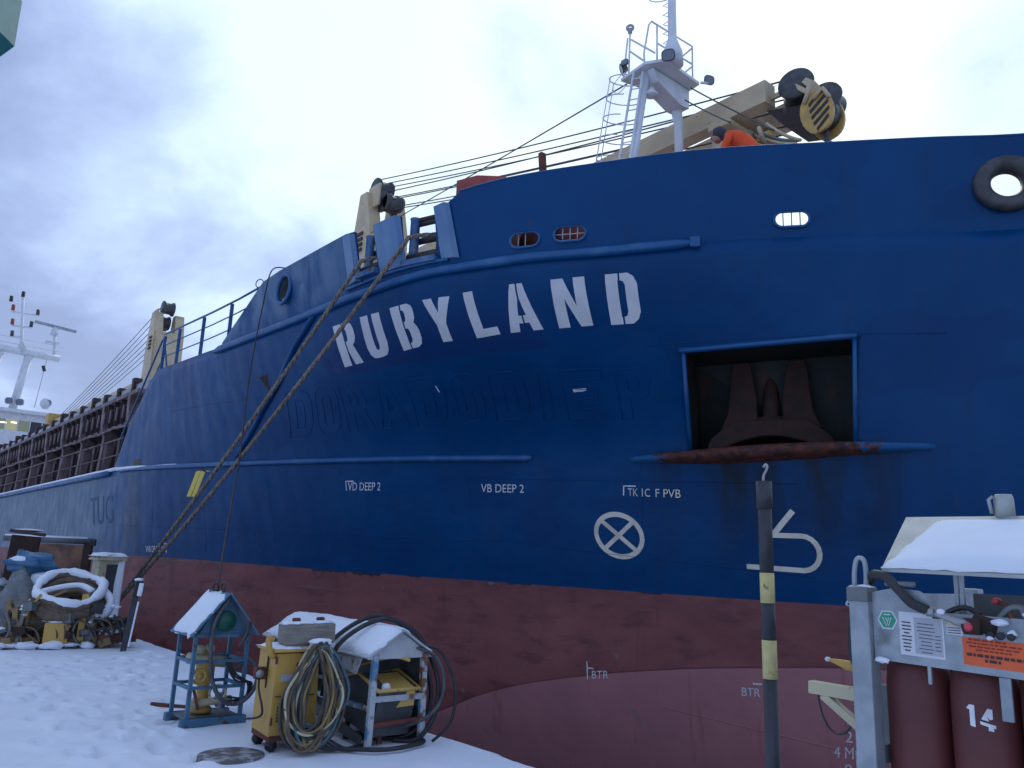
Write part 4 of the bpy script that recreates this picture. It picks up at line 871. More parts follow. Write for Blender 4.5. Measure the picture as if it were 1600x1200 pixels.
# locker, bitts and windlass on the forecastle
sp('deck_locker', MB().prism([(-11.15, 7.82, 6.45), (-10.1, 8.25, 6.45), (-10.1, 8.25, 8.22), (-10.25, 8.2, 8.32), (-10.75, 7.98, 8.44), (-11.15, 7.82, 8.42)], (-0.45, 0.9, 0)), 'red_paint', label='red painted steel locker rising over the bulwark')
sp('red_post', MB().bar((-9.42, 8.55, 6.45), (-9.60, 8.50, 8.62), 0.11, 0.08), 'rust', label='red brown post leaning behind the bulwark')
w = sp('windlass', MB().box((-9.9, 9.75, 7.05), (1.3, 1.5, 1.1), rz=R(20), ch=0.05), 'red_paint')
for y in (8.95, 10.75): sp('warping_drum', MB().lathe((-9.75, y, 7.1), [(0.5, -0.35), (0.5, -0.28), (0.26, -0.2), (0.26, 0.2), (0.5, 0.28), (0.5, 0.35)], 20, 'Y'), 'rust', w)
sp('winch_platform', MB().box((-7.15, 11.0, 7.52), (0.8, 0.7, 0.06), rz=R(40)), 'deck')
for dx, dy in ((-0.3, -0.1), (0.2, 0.2), (-0.1, 0.3)): sp('platform_leg', MB().cyl((-7.1 + dx, 11.0 + dy, 6.5), (-7.1 + dx, 11.0 + dy, 7.5), 0.05, n=8), 'red_paint')
sp('rail_hoop', MB().tube(crv([(-8.25, 9.35, 7.6), (-8.1, 9.3, 8.03), (-7.7, 9.5, 8.10), (-7.2, 9.75, 8.12), (-7.0, 9.9, 8.05), (-6.95, 9.95, 7.7)], 5), 0.03, 8), 'rust_brown')
# ---- foremast: a transverse frame of two legs under a platform
MX = -10.68
FM = sp('foremast', MB().tube([(MX + 0.02, 11.45, 6.5), (MX, 12.1, 10.36), (MX, 12.52, 12.6)], [0.11, 0.10, 0.09], 14), 'ship_white', label='white foremast with platform, ladder and floodlights')
sp('mast_leg', MB().tube([(MX, 13.72, 6.5), (MX, 13.66, 11.7), (MX, 13.5, 12.5)], [0.11, 0.10, 0.17], 14), 'ship_white', FM)
sp('cross_box', MB().prism([(MX - 0.18, 12.45, 12.55), (MX - 0.18, 13.75, 12.55), (MX - 0.15, 13.70, 12.05), (MX - 0.15, 13.4, 12.02), (MX - 0.16, 12.6, 12.28)], (0.42, 0, 0)), 'ship_white', FM)
sp('platform', MB().prism([(-11.30, 12.35, 12.57), (-10.5, 12.25, 12.57), (-10.1, 12.5, 12.57), (-10.15, 13.75, 12.57), (-10.8, 13.85, 12.57), (-11.1, 13.2, 12.57)], (0, 0, 0.07)), 'ship_white', FM)
sp('topmast', MB().tube([(-10.12, 12.75, 12.6), (-10.12, 12.75, 12.9), (-10.13, 12.75, 13.25), (-10.2, 12.80, 18.0)], [0.24, 0.22, 0.10, 0.075], 14), 'ship_white', FM)
for q0, q1 in (((-11.2, 11.45, 6.5), (-10.87, 12.3, 12.55)), ((-10.75, 11.42, 6.5), (-10.60, 12.3, 12.45))):
    sp('ladder_stile', MB().tube([q0, q1], 0.03, 8), 'ship_white', FM)
for i in range(22):
    u = i / 22 + 0.02; p0 = Vector((-11.2, 11.45, 6.5)).lerp(Vector((-10.87, 12.3, 12.55)), u); p1 = Vector((-10.75, 11.42, 6.5)).lerp(Vector((-10.60, 12.3, 12.45)), u); sp('rung', MB().cyl(p0, p1, 0.015, n=6), 'ship_white', FM)
for i in range(6):
    u = 0.55 + i * 0.085; c = Vector((-10.98, 11.44, 6.5)).lerp(Vector((-10.74, 12.3, 12.5)), u); sp('safety_hoop', MB().tube([c + Vector((-0.20 - 0.36 * math.sin(a), -0.10 - 0.34 * math.cos(a) * 0.9 - 0.12 * math.sin(a), 0.06 * math.sin(a))) for a in np.linspace(-0.5, math.pi + 0.5, 16)], 0.014, 6), 'ship_white', FM)
for dx, dy in ((-0.55, -0.2), (-0.45, -0.42)): sp('hoop_bar', MB().tube([(-10.88 + dx, 11.95 + dy, 9.8), (-10.76 + dx, 12.32 + dy, 12.4)], 0.012, 6), 'ship_white', FM)
for pts in ([(-11.06, 12.35, 12.6), (-11.03, 12.35, 13.72)], [(-11.27, 12.4, 12.6), (-11.12, 12.37, 13.60)], [(-11.0, 12.35, 13.50), (-10.5, 12.6, 13.02)], [(-11.02, 12.35, 13.2), (-10.75, 12.5, 12.9)],
            [(-10.55, 12.3, 12.65), (-10.57, 12.3, 12.9), (-10.43, 12.3, 13.55), (-10.38, 12.33, 13.63), (-10.3, 13.7, 13.62), (-10.3, 13.7, 12.6)], [(-10.36, 12.5, 13.60), (-10.36, 12.5, 12.65)], [(-10.36, 12.5, 13.15), (-10.3, 13.7, 13.15)],
            [(-10.3, 13.7, 13.58), (-10.9, 13.85, 13.58), (-10.9, 13.85, 12.6)], [(-10.3, 13.7, 13.1), (-10.9, 13.85, 13.1)]):
    sp('platform_rail', MB().tube(pts, 0.022, 8), 'ship_white', FM)
sp('top_ring', MB().torus((-10.42, 12.7, 14.50), 0.28, 0.014, (0.1, -0.25, 1), n=24), 'ship_white', FM)
for i in range(9): sp('step_loop', MB().tube([(-10.16, 12.74, 13.1 + i * 0.24), (-10.32, 12.66, 13.2 + i * 0.24), (-10.16, 12.74, 13.28 + i * 0.24)], 0.012, 6), 'ship_white', FM)
sp('mast_lantern', MB().torus((-11.03, 12.35, 13.82), 0.07, 0.03, (0.6, -0.8, 0)).cyl((-11.03, 12.35, 13.68), (-11.03, 12.35, 13.80), 0.05, n=10), 'grey_paint', FM)
def flood(c, d, s=0.22, m='grey_paint'):
    """box floodlight: tapered housing, rim, glass"""
    c = Vector(c); d = Vector(d).normalized(); q = d.to_track_quat('Z', 'Y').to_matrix(); mb = MB()
    def ringp(r_, h, k=0.72):
        o = []
        for j in range(20):
            a = 2 * math.pi * j / 20; ca, sa = math.cos(a), math.sin(a); e = (abs(ca) ** 3.2 + abs(sa) ** 3.2) ** (-1 / 3.2); o.append(c + q @ Vector((r_ * s * ca * e, r_ * s * sa * e * 0.86, h * s)))
        return o
    L_ = [ringp(0.42, -0.95), ringp(0.55, -0.9), ringp(0.88, -0.25), ringp(1.0, -0.1), ringp(1.0, 0.12), ringp(0.88, 0.13)]
    mb.add([p for r_ in L_ for p in r_], [(i * 20 + j, i * 20 + (j + 1) % 20, (i + 1) * 20 + (j + 1) % 20, (i + 1) * 20 + j) for i in range(5) for j in range(20)] + [tuple(range(20))[::-1]], 0, True)
    mb.add(ringp(0.88, 0.09), [tuple(range(20))], 1)
    return mb
for c, d, s in (((-9.98, 12.42, 12.62), (0.45, -0.85, -0.30), 0.15), ((-10.02, 13.95, 12.72), (0.85, -0.35, -0.15), 0.13), ((-11.3, 12.38, 12.88), (-0.6, -0.6, -0.35), 0.14), ((-11.1, 12.25, 12.92), (0.2, -0.8, 0.1), 0.09)):
    sp('floodlight', flood(c, d, s), ['sheave', 'lamp_glass'], FM)
sp('mast_horn', MB().lathe((-10.56, 12.55, 11.95), [(0.05, 0.2), (0.08, 0.12), (0.15, 0.04), (0.15, 0.0)], 16), 'ship_white', FM)
sp('lamp_bracket', MB().tube([(-10.1, 13.75, 12.6), (-10.05, 13.95, 12.65)], 0.03, 8), 'ship_white', FM)
sp('lamp_cable', MB().tube(crv([(-11.3, 12.4, 12.8), (-11.5, 12.3, 12.5), (-11.35, 12.3, 12.25), (-11.1, 12.35, 12.4)], 5), 0.010, 6), 'ship_white', FM)
# ---- wheelhouse block far aft
WX = -92.0
DH = sp('deckhouse', MB().box((WX - 5, YC, 8.2), (10, 12.4, 8.6)), 'ship_white', label='white accommodation block with lit bridge windows far aft')
sp('bridge', MB().box((WX - 3.4, YC - 0.3, 12.75), (6.4, 6.5, 3.0), ch=0.08), 'ship_white', DH)
sp('bridge_roof', MB().box((WX - 3.2, YC - 0.3, 14.42), (7.2, 7.3, 0.42), ch=0.1), 'ship_white', DH)
yy = YC - 3.45
for i in range(6):
    y = YC - 3.0 + i * 1.06; lit = i < 4
    sp('bridge_window', MB().box((WX - 0.18, y, 13.05), (0.06, 0.94, 1.05)), ('window_lit', 'window_dim', 'window_lit', 'window_dim')[i] if lit else 'glass', DH)
    sp('window_mullion', MB().box((WX - 0.15, y + 0.53, 13.05), (0.08, 0.08, 1.15)), 'ship_white', DH)
for y, z, w_ in ((YC - 2.8, 13.35, 0.8), (YC - 1.6, 13.2, 0.55), (YC - 0.7, 13.3, 0.5)): sp('ceiling_lamp', MB().box((WX - 0.14, y, z), (0.03, w_, 0.12)), 'lamp_lit', DH)
GM = sp('goal_mast', MB().tube([(WX, 12.75, 14.6), (WX, 13.35, 20.1)], 0.38, 10), 'ship_white', label='white goal post mast on the bridge roof')
sp('mast_leg', MB().tube([(WX, 9.6, 14.4), (WX, 10.9, 20.0)], 0.38, 10), 'ship_white', GM)
sp('cross_beam', MB().tube([(WX, 9.0, 20.5), (WX, 16.1, 20.35)], 0.36, 10), 'ship_white', GM)
sp('upper_mast', MB().tube([(WX, 12.75, 20.4), (WX, 12.5, 21.6), (WX, 11.95, 26.2)], [0.5, 0.16, 0.12], 8), 'ship_white', GM)
for z, a, b in ((24.4, 11.2, 13.6), (23.0, 11.4, 13.2), (21.9, 11.5, 12.6)): sp('cross_arm', MB().tube([(WX, a, z - 0.1), (WX, b, z + 0.05)], 0.09, 6), 'ship_white', GM)
for y, z, m in ((11.3, 24.75, 'red_paint'), (11.45, 23.3, 'red_paint'), (11.0, 25.6, 'black'), (13.5, 24.75, 'sheave'), (13.1, 23.4, 'sheave'), (11.95, 26.3, 'black'), (11.6, 22.1, 'sheave')): sp('signal_lamp', MB().cyl((WX, y, z - 0.28), (WX, y, z + 0.28), 0.17, n=8), m, GM)
sp('radar_post', MB().tube([(WX, 15.6, 20.5), (WX, 15.3, 22.9)], 0.16, 8), 'ship_white', GM)
sp('radar_scanner', MB().box((WX, 15.3, 23.62), (0.3, 3.9, 0.28), rx=R(-4), ch=0.05), 'grey_paint', GM); sp('radar_gear', MB().cyl((WX, 15.26, 22.7), (WX, 15.28, 23.5), 0.42, 0.25, 10), 'ship_white', GM); sp('radar_platform', MB().box((WX, 15.2, 21.9), (0.8, 1.3, 0.12)), 'ship_white', GM)
for z in (21.1, 21.7): sp('mast_rail', MB().tube([(WX + 0.3, 9.0, z), (WX + 0.3, 16.3, z - 0.1)], 0.035, 6), 'ship_white', GM)
sp('halyard', MB().tube([(WX, 15.0, 20.2), (WX, 14.6, 15.0)], 0.03, 5), 'grey_paint', GM); sp('flag', MB().box((WX, 14.85, 19.1), (0.05, 0.3, 0.6), rx=R(20)), 'black', GM)
for y, z in ((12.3, 15.3), (13.2, 15.3), (15.6, 15.6)): sp('roof_lamp', flood((WX + 0.5, y, z), (0.8, -0.4, -0.2), 0.4), ['ship_white', 'lamp_glass'], DH)
sp('satellite_dome', MB().lathe((WX + 0.2, 15.5, 15.0), [(0.25, 0), (0.5, 0.35), (0.5, 0.7), (0.25, 1.05)], 12), 'ship_white', DH)
# ---------------------------------------------------------------- deck cranes
def crane(loc, label, sgn, length, head=15.05, tilt=0.0):
    """tower at loc on deck, jib lying along sgn*x"""
    X, Y, Z = loc; T = thing('deck_crane', label, 'crane', loc)
    P = lambda n, mb, m: part(n, mb, m, T, True)
    P('pedestal', MB().cyl((X, Y, Z), (X, Y, 10.2), 1.0, 0.95, 24), 'crane_cream')
    P('tower', MB().prism([(X - 0.75, Y - 0.85, 10.2), (X + 0.75, Y - 0.85, 10.2), (X + 0.55, Y - 0.85, 13.9), (X + 0.15, Y - 0.85, head - 0.35), (X - 0.35, Y - 0.85, head - 0.35), (X - 0.75, Y - 0.85, 13.0)], (0, 0.5, 0)), 'crane_cream')
    P('tower', MB().prism([(X - 0.75, Y + 0.35, 10.2), (X + 0.75, Y + 0.35, 10.2), (X + 0.55, Y + 0.35, 13.9), (X + 0.15, Y + 0.35, head - 0.35), (X - 0.35, Y + 0.35, head - 0.35), (X - 0.75, Y + 0.35, 13.0)], (0, 0.5, 0)), 'crane_cream')
    P('machinery_house', MB().box((X - 0.15 * sgn, Y, 12.1), (1.2, 1.5, 3.8), ch=0.05), 'crane_cream')
    for dx, dz, r_ in ((0.0, 0.0, 0.42), (0.55 * sgn, -0.75, 0.42), (0.95 * sgn, -0.85, 0.30)): P('head_sheave', MB().lathe((X + dx, Y - 0.1, head + dz), [(r_, -0.32), (r_, -0.24), (r_ * 0.8, -0.14), (r_ * 0.8, 0.14), (r_, 0.24), (r_, 0.32)], 20, 'Y'), 'sheave')
    P('sheave_bracket', MB().box((X + 0.35 * sgn, Y - 0.62, head - 0.55), (0.8, 0.10, 0.9), ch=0.03), 'crane_cream')
    P('service_ladder', MB().tube([(X - 0.95 * sgn, Y - 0.8, 12.2), (X - 0.85 * sgn, Y - 0.8, 13.8), (X - 0.4 * sgn, Y - 0.8, 14.1)], 0.025, 6), 'crane_cream')
    for z in (12.6, 13.0, 13.4): P('ladder_hoop', MB().tube([(X - 0.95 * sgn, Y - 0.8, z), (X - 0.5 * sgn, Y - 0.86, z + 0.25)], 0.02, 6), 'crane_cream')
    for k in range(4): P('louvre', MB().box((X - 0.1 * sgn, Y - 0.88, 13.0 + k * 0.22), (0.45, 0.05, 0.12)), 'rust_brown')
    return T, P
CY1 = 14.75; T, P = crane((-25.9, CY1, 3.9), 'cream deck crane with its jib laid forward over the forecastle', 1, 16, 15.7)
def jib(P, x0, x1, z0, z1, Y):          # two box beams tied together
    for s in (-1, 1):
        ya, yb = Y + s * 0.80, Y + s * 0.55
        P('jib_beam', MB().prism([(x0, ya - 0.19, z0 - 0.25), (x0, ya + 0.19, z0 - 0.25), (x0, ya + 0.19, z0 + 0.27), (x0, ya - 0.19, z0 + 0.27)], (x1 - x0, yb - ya, z1 - z0)), 'crane_cream')
    P('jib_tie', MB().box((x0 + (x1 - x0) * 0.95, Y, z0 + (z1 - z0) * 0.95), (0.5, 0.8, 0.36), ch=0.04), 'crane_cream'); P('jib_tie', MB().box((x0 + (x1 - x0) * 0.5, Y, z0 + (z1 - z0) * 0.5), (0.5, 1.2, 0.34)), 'crane_cream')
jib(P, -25.0, -8.62, 11.55, 11.83, CY1)
TY = CY1 - 0.42
rt = Matrix.Rotation(R(16), 3, 'Z') @ Matrix.Rotation(-math.pi / 2 - R(8), 3, 'X')
def sheave(c, r_, w_): return MB().lathe(c, [(r_ * 0.3, -w_ * 1.02), (r_ * 0.96, -w_), (r_, -w_ * 0.8), (r_ * 0.84, -w_ * 0.3), (r_ * 0.84, w_ * 0.3), (r_, w_ * 0.8), (r_ * 0.96, w_), (r_ * 0.3, w_ * 1.02)], 30, rot=rt)
P('tip_sheave', sheave((-8.08, TY + 0.1, 11.78), 0.38, 0.26), 'sheave'); P('tip_sheave', sheave((-7.45, TY + 0.12, 11.22), 0.33, 0.24), 'sheave')
P('tip_bracket', MB().prism([(-8.7, TY - 0.10, 11.72), (-8.0, TY - 0.16, 11.66), (-7.45, TY - 0.2, 11.10), (-7.35, TY - 0.2, 11.28), (-7.55, TY - 0.2, 11.62), (-7.75, TY - 0.18, 11.80), (-7.85, TY - 0.18, 11.74), (-7.62, TY - 0.2, 11.42), (-8.0, TY - 0.16, 11.78), (-8.7, TY - 0.10, 11.82)], (0, 0.07, 0)), 'crane_cream')
P('tip_underside', MB().prism([(-8.75, TY - 0.1, 11.50), (-7.75, TY - 0.1, 11.22), (-7.75, TY - 0.1, 10.82), (-8.35, TY - 0.1, 10.98)], (0, 1.0, 0)), 'rust_brown')
HB = thing('hook_block', 'yellow and black striped hook block hanging from the jib tip', 'hook block', (-7.5, TY - 0.15, 10.2))
cheek = [(0.35 * abs(math.cos(a)) ** 0.8 * (1 if math.cos(a) > 0 else -1), 0.47 * math.sin(a)) for a in np.linspace(0, 2 * math.pi, 27)[:-1]]; tl = R(-14)
rotp = lambda x, z: (-7.48 + x * math.cos(tl) + z * math.sin(tl), 10.84 - x * math.sin(tl) + z * math.cos(tl))
for dy in (-0.32, 0.10): part('cheek', MB().prism([(rotp(x, z)[0], TY + dy, rotp(x, z)[1]) for x, z in cheek], (0, 0.07, 0)), 'crane_yellow', HB, True)
for k in range(5):
    z = -0.34 + k * 0.155; hw = 0.33 * math.sqrt(max(0.1, 1 - (z / 0.5) ** 2)) * 0.86
    part('stripe', MB().prism([(rotp(a, b)[0], TY - 0.332, rotp(a, b)[1]) for a, b in ((-hw * 0.45, z - 0.10), (hw, z + 0.06), (hw, z + 0.135), (-hw * 0.45, z - 0.025))], (0, 0.018, 0)), 'black', HB, True)
part('sheave', MB().lathe((-7.48, TY - 0.08, 10.84), [(0.33, -0.14), (0.33, 0.14)], 22, 'Y'), 'sheave', HB, True)
part('hook', MB().tube(crv([(-7.4, TY - 0.1, 10.45), (-7.38, TY - 0.1, 10.2), (-7.2, TY - 0.1, 10.0), (-7.4, TY - 0.1, 9.85), (-7.6, TY - 0.1, 9.95)], 5), 0.06, 8), 'sheave', HB, True)
for pts in ([(-7.72, 11.10), (-7.62, 11.34), (-7.60, 11.55)], [(-7.52, 11.12), (-7.30, 11.26), (-7.18, 11.02)]): part('link', MB().tube([(x, TY - 0.35, z) for x, z in pts], 0.05, 6), 'crane_cream', HB, True)
P('jib_rest', MB().box((-9.9, CY1 - 0.45, 8.9), (0.4, 0.4, 4.9), ch=0.03), 'crane_cream'); P('jib_rest', MB().box((-9.75, CY1, 11.44), (0.6, 1.7, 0.12), ch=0.02), 'crane_cream')
P('cable_drum', MB().lathe((-8.9, TY - 0.5, 10.45), [(0.26, -0.5), (0.26, -0.44), (0.17, -0.4), (0.17, 0.4), (0.26, 0.44), (0.26, 0.5)], 16, 'X'), 'crane_yellow')
for k in range(8): P('lashing', MB().tube(sag((-9.3 + 0.14 * k, TY - 0.8, 10.62 + 0.10 * math.sin(k * 2)), (-7.95 + 0.05 * k, TY - 0.75, 10.02 + 0.07 * math.cos(k)), 0.06, 8), 0.035, 6), ('rope', 'crane_cream', 'galv_dark', 'crane_cream')[k % 4])
for k in range(4): P('coiled_rope', MB().torus((-9.0 + 0.2 * k, TY - 0.85, 10.42 + 0.05 * (k % 2)), 0.16, 0.045, (1, 0.3, 0.1 * k), 16, 6), ('rope', 'crane_cream')[k % 2])
for (z0, y0, z1, x1) in ((16.08, -0.3, 12.13, -8.2), (16.08, 0.1, 12.08, -8.2), (15.95, 0.2, 12.0, -8.4), (15.35, -0.3, 11.95, -8.6), (15.3, 0.15, 11.8, -8.8), (15.0, -0.3, 11.5, -8.6), (14.9, 0.15, 11.35, -8.6), (14.65, -0.2, 10.95, -8.5)):
    P('luffing_wire', MB().tube(sag((-25.9 if z0 > 15.5 else -25.3, CY1 + y0, z0), (x1, CY1 + y0, z1), 0.08 + 0.05 * abs(y0), 14), 0.020, 5), 'wire')
T2, P2 = crane((-48.5, YC, 3.9), 'cream deck crane beyond the long hatch with its jib pointing aft', -1, 20, 15.6)
jib(P2, -49.3, -73.0, 10.9, 11.2, YC); P2('jib_head', MB().box((-73.2, YC - 0.2, 11.4), (1.2, 2.0, 1.1), ch=0.05), 'crane_yellow')
for k in range(7): P2('luffing_wire', MB().tube(sag((-48.8, YC - 0.4 + 0.12 * k, 15.7 - 0.28 * k), (-72.5, YC - 0.4 + 0.1 * k, 11.8 - 0.08 * k), 0.15, 12), 0.022, 5), 'wire')
def wire(label, a, b, d=0.05, r=0.018, m='wire', name='wire_stay'): return tag(part(name, MB().tube(sag(a, b, d, 16), r, 6), m), label, 'wire')
wire('long wire stay from the mast platform down to the aft crane foot', (-11.2, 12.45, 12.5), (-25.2, 13.92, 13.5), 0.03)
wire('short wire stay from the mast platform towards the man in orange', (-10.3, 13.4, 12.1), (-8.35, 12.3, 10.25), 0.02, 0.016)
wire('wire stay running from under the mast platform to the lashings', (-10.2, 13.5, 12.4), (-7.65, 12.7, 9.95), 0.02, 0.016)
# ---------------------------------------------------------------- the man on the forecastle
def person():
    base = Vector((-7.10, 11.02, 7.56)); PR = thing('person', 'person in an orange jacket and dark hood bending over at the bow', 'person', base)
    fw = Vector((-0.75, -0.25, 0)).normalized(); sd = Vector((-fw.y, fw.x, 0)); up = Vector((0, 0, 1))
    def J(f, s, z): return tuple(fw * f + sd * s + up * z)
    joints = {'pel': (J(-0.10, 0, 0.92), 0.15), 'sp1': (J(-0.02, 0, 1.10), 0.18), 'sp2': (J(0.12, 0, 1.27), 0.21), 'ch': (J(0.27, 0, 1.40), 0.205), 'nk': (J(0.40, 0, 1.46), 0.07), 'hd': (J(0.50, 0, 1.50), 0.09),
        'hl': (J(-0.10, 0.10, 0.88), 0.11), 'kl': (J(0.02, 0.13, 0.48), 0.075), 'al': (J(-0.06, 0.14, 0.09), 0.05), 'tl': (J(0.14, 0.16, 0.04), 0.045), 'hr': (J(-0.10, -0.10, 0.88), 0.11), 'kr': (J(-0.02, -0.13, 0.48), 0.075), 'ar': (J(-0.14, -0.14, 0.09), 0.05), 'tr': (J(0.06, -0.16, 0.04), 0.045),
        'sl': (J(0.28, 0.20, 1.38), 0.085), 'el': (J(0.38, 0.27, 1.10), 0.06), 'wl': (J(0.58, 0.20, 0.95), 0.045), 'sr': (J(0.28, -0.20, 1.38), 0.085), 'er': (J(0.36, -0.28, 1.10), 0.06), 'wr': (J(0.58, -0.18, 0.96), 0.045)}
    ed = [('pel','sp1'),('sp1','sp2'),('sp2','ch'),('ch','nk'),('nk','hd'),('pel','hl'),('hl','kl'),('kl','al'),('al','tl'),('pel','hr'),('hr','kr'),('kr','ar'),('ar','tr'),('ch','sl'),('sl','el'),('el','wl'),('ch','sr'),('sr','er'),('er','wr')]
    # hands: palm and five fingers each
    for sgn, w in ((1, 'wl'), (-1, 'wr')):
        wp = Vector(joints[w][0]); k = 'p' + w; joints[k] = (tuple(wp + fw * 0.07 - up * 0.03), 0.035); ed.append((w, k))
        for q in range(4):
            a = 'f%d%s' % (q, w); b = 'g%d%s' % (q, w); L_ = (0.075, 0.085, 0.08, 0.062)[q]; o = sd * (0.026 * (q - 1.5))
            joints[a] = (tuple(wp + fw * (0.09 + L_ * 0.5) - up * 0.05 + o), 0.010); joints[b] = (tuple(wp + fw * (0.09 + L_ * 0.75) - up * 0.095 + o), 0.009); ed += [(k, a), (a, b)]
        a = 't' + w + '1'; b = 't' + w + '2'; joints[a] = (tuple(wp + fw * 0.07 - up * 0.04 - sd * sgn * 0.045), 0.011); joints[b] = (tuple(wp + fw * 0.11 - up * 0.07 - sd * sgn * 0.05), 0.010); ed += [(k, a), (a, b)]
    names = list(joints); me = bpy.data.meshes.new('body'); me.from_pydata([joints[n][0] for n in names], [(names.index(a), names.index(b)) for a, b in ed], [])
    o = bpy.data.objects.new('tmpb', me); COL.objects.link(o); sk = o.modifiers.new('s', 'SKIN'); sk.use_smooth_shade = True
    for i, n in enumerate(names): d = me.skin_vertices[0].data[i]; d.radius = (joints[n][1],) * 2; d.use_root = (n == 'pel')
    sb = o.modifiers.new('u', 'SUBSURF'); sb.levels = 2; bpy.context.view_layer.update()
    out = bpy.data.meshes.new_from_object(o.evaluated_get(bpy.context.evaluated_depsgraph_get())); bpy.data.objects.remove(o); out.name = 'body'
    for m in ('jacket', 'trousers', 'skin', 'hood'): out.materials.append(M(m))
    for p in out.polygons:
        c = p.center; f = c.dot(fw); p.material_index = 1 if c.z < 0.90 else (2 if f > 0.56 and c.z < 1.1 else (3 if f > 0.40 and c.z > 1.36 else 0)); p.use_smooth = True
    link('body', out, PR, False)
    h = Vector(J(0.56, 0, 1.53)); mb = MB(); mb.lathe(h - up * 0.13, [(0.045, 0), (0.075, 0.03), (0.095, 0.09), (0.098, 0.16), (0.085, 0.22), (0.045, 0.26)], 16)
    part('head', mb, 'skin', PR); nose = h + fw * 0.10 - up * 0.01
    part('nose', MB().cyl(nose + up * 0.03, nose + fw * 0.02 - up * 0.02, 0.008, 0.016, 8), 'skin', PR)
    for s in (-1, 1): part('eye', MB().blob(h + fw * 0.088 + sd * s * 0.035 + up * 0.03, (0.02, 0.02, 0.016), 1, 0), 'hood', PR); part('ear', MB().blob(h + sd * s * 0.098, (0.035, 0.02, 0.06), 2, 0.05), 'skin', PR)
    part('mouth', MB().box(h + fw * 0.092 - up * 0.055, (0.012, 0.045, 0.01), rz=math.atan2(fw.y, fw.x)), 'rust', PR)
    part('hood', MB().blob(h - fw * 0.035 + up * 0.03, (0.25, 0.25, 0.27), 5, 0.05, 16, 10), 'hood', PR)
    return PR
person()
# ---------------------------------------------------------------- things on the quay
def snowcap(c, d, seed=0, amp=0.06): return MB().blob(c, d, seed, amp, 18, 8, freq=1.5)
def snow_slab(pts, th, seed=0, nu=10, nv=8, ragged=0.03):
    """uneven snow lying on a quad a b c d (a-b front edge)"""
    a, b, c, d = [Vector(p) for p in pts]; nrm = (b - a).cross(d - a).normalized()
    if nrm.z < 0: nrm = -nrm
    rnd = random.Random(seed); top = []; bot = []
    for i in range(nu + 1):
        for j in range(nv + 1):
            u, v = i / nu, j / nv; p = (a.lerp(b, u)).lerp(d.lerp(c, u), v); e = min(u, 1 - u, v, 1 - v)
            r = ragged if e == 0 else 0; q = p + (b - a).normalized() * rnd.uniform(-r, r) + (d - a).normalized() * rnd.uniform(-r, r)
            h = th * (0.15 if e == 0 else min(1, 0.55 + e * 3)) * (1 + 0.25 * vnoise(p.x * 5 + seed, p.y * 5 + p.z * 4))
            top.append(q + nrm * h); bot.append(q + nrm * 0.001)
    K = nv + 1; n = (nu + 1) * K; fs = []
    for i in range(nu):
        for j in range(nv): fs += [(i*K+j, (i+1)*K+j, (i+1)*K+j+1, i*K+j+1), (n+i*K+j, n+i*K+j+1, n+(i+1)*K+j+1, n+(i+1)*K+j)]
    bd = [i * K for i in range(nu + 1)] + [nu * K + j for j in range(1, nv + 1)] + [i * K + nv for i in range(nu - 1, -1, -1)] + [j for j in range(nv - 1, 0, -1)]
    for k in range(len(bd)): p, q = bd[k], bd[(k + 1) % len(bd)]; fs.append((p, q, n + q, n + p))
    return MB().add(top + bot, fs, 0, True)
# ---- blue cage with a gabled roof over a valve set
CG = thing('valve_cage', 'blue steel cage with snowy gabled roof over yellow valves', 'cage', (-8.40, 3.24, 0), R(90))
w, d, h = 0.52, 0.44, 0.84
def cp(n, mb, m): return part(n, mb, m, CG)
for x in (-w / 2, w / 2):
    for y in (-d / 2, d / 2): cp('corner_post', MB().bar((x, y, 0.02), (x, y, h), 0.035), 'blue_cage')
for z in (0.36, 0.60, h):
    for s in (-1, 1): cp('cross_bar', MB().bar((-w / 2, s * d / 2, z), (w / 2, s * d / 2, z), 0.03), 'blue_cage'); cp('cross_bar', MB().bar((s * w / 2, -d / 2, z), (s * w / 2, d / 2, z), 0.03), 'blue_cage')
cp('skid', MB().box((0, -d / 2, 0.045), (w + 0.12, 0.07, 0.08), ch=0.01), 'blue_cage'); cp('skid', MB().box((0, d / 2, 0.045), (w + 0.12, 0.07, 0.08), ch=0.01), 'blue_cage'); cp('floor_plate', MB().box((0, 0, 0.075), (w, d, 0.02)), 'galv_dark')
for s in (-1, 1):
    cp('roof_plate', MB().prism([(0, -d / 2 - 0.10, h + 0.40), (s * (w / 2 + 0.07), -d / 2 - 0.10, h + 0.0), (s * (w / 2 + 0.07), d / 2 + 0.08, h + 0.0), (0, d / 2 + 0.08, h + 0.40)], (s * 0.012, 0, 0.012)), 'blue_cage')
for y in (-d / 2, d / 2): cp('gable_plate', MB().prism([(-w / 2 + 0.03, y, h + 0.02), (w / 2 - 0.03, y, h + 0.02), (0.04, y, h + 0.36), (-0.04, y, h + 0.36)], (0, 0.012, 0)), 'blue_cage')
cp('end_disc', MB().lathe((0.01, -d / 2 - 0.02, h + 0.14), [(0.10, -0.015), (0.10, 0.015)], 22, 'Y'), 'green_plate')
cp('roof_snow', snow_slab([(-w / 2 - 0.075, -d / 2 - 0.09, h + 0.0), (-0.01, -d / 2 - 0.09, h + 0.405), (-0.01, d / 2 + 0.07, h + 0.405), (-w / 2 - 0.075, d / 2 + 0.07, h + 0.0)], 0.035, 2), 'snow')
cp('lifting_eye', MB().torus((0, -0.1, h + 0.46), 0.045, 0.010, (1, 0, 0)), 'black')
cp('lifting_eye', MB().torus((0.0, 0.1, h + 0.45), 0.04, 0.010, (1, 0.4, 0)), 'black')
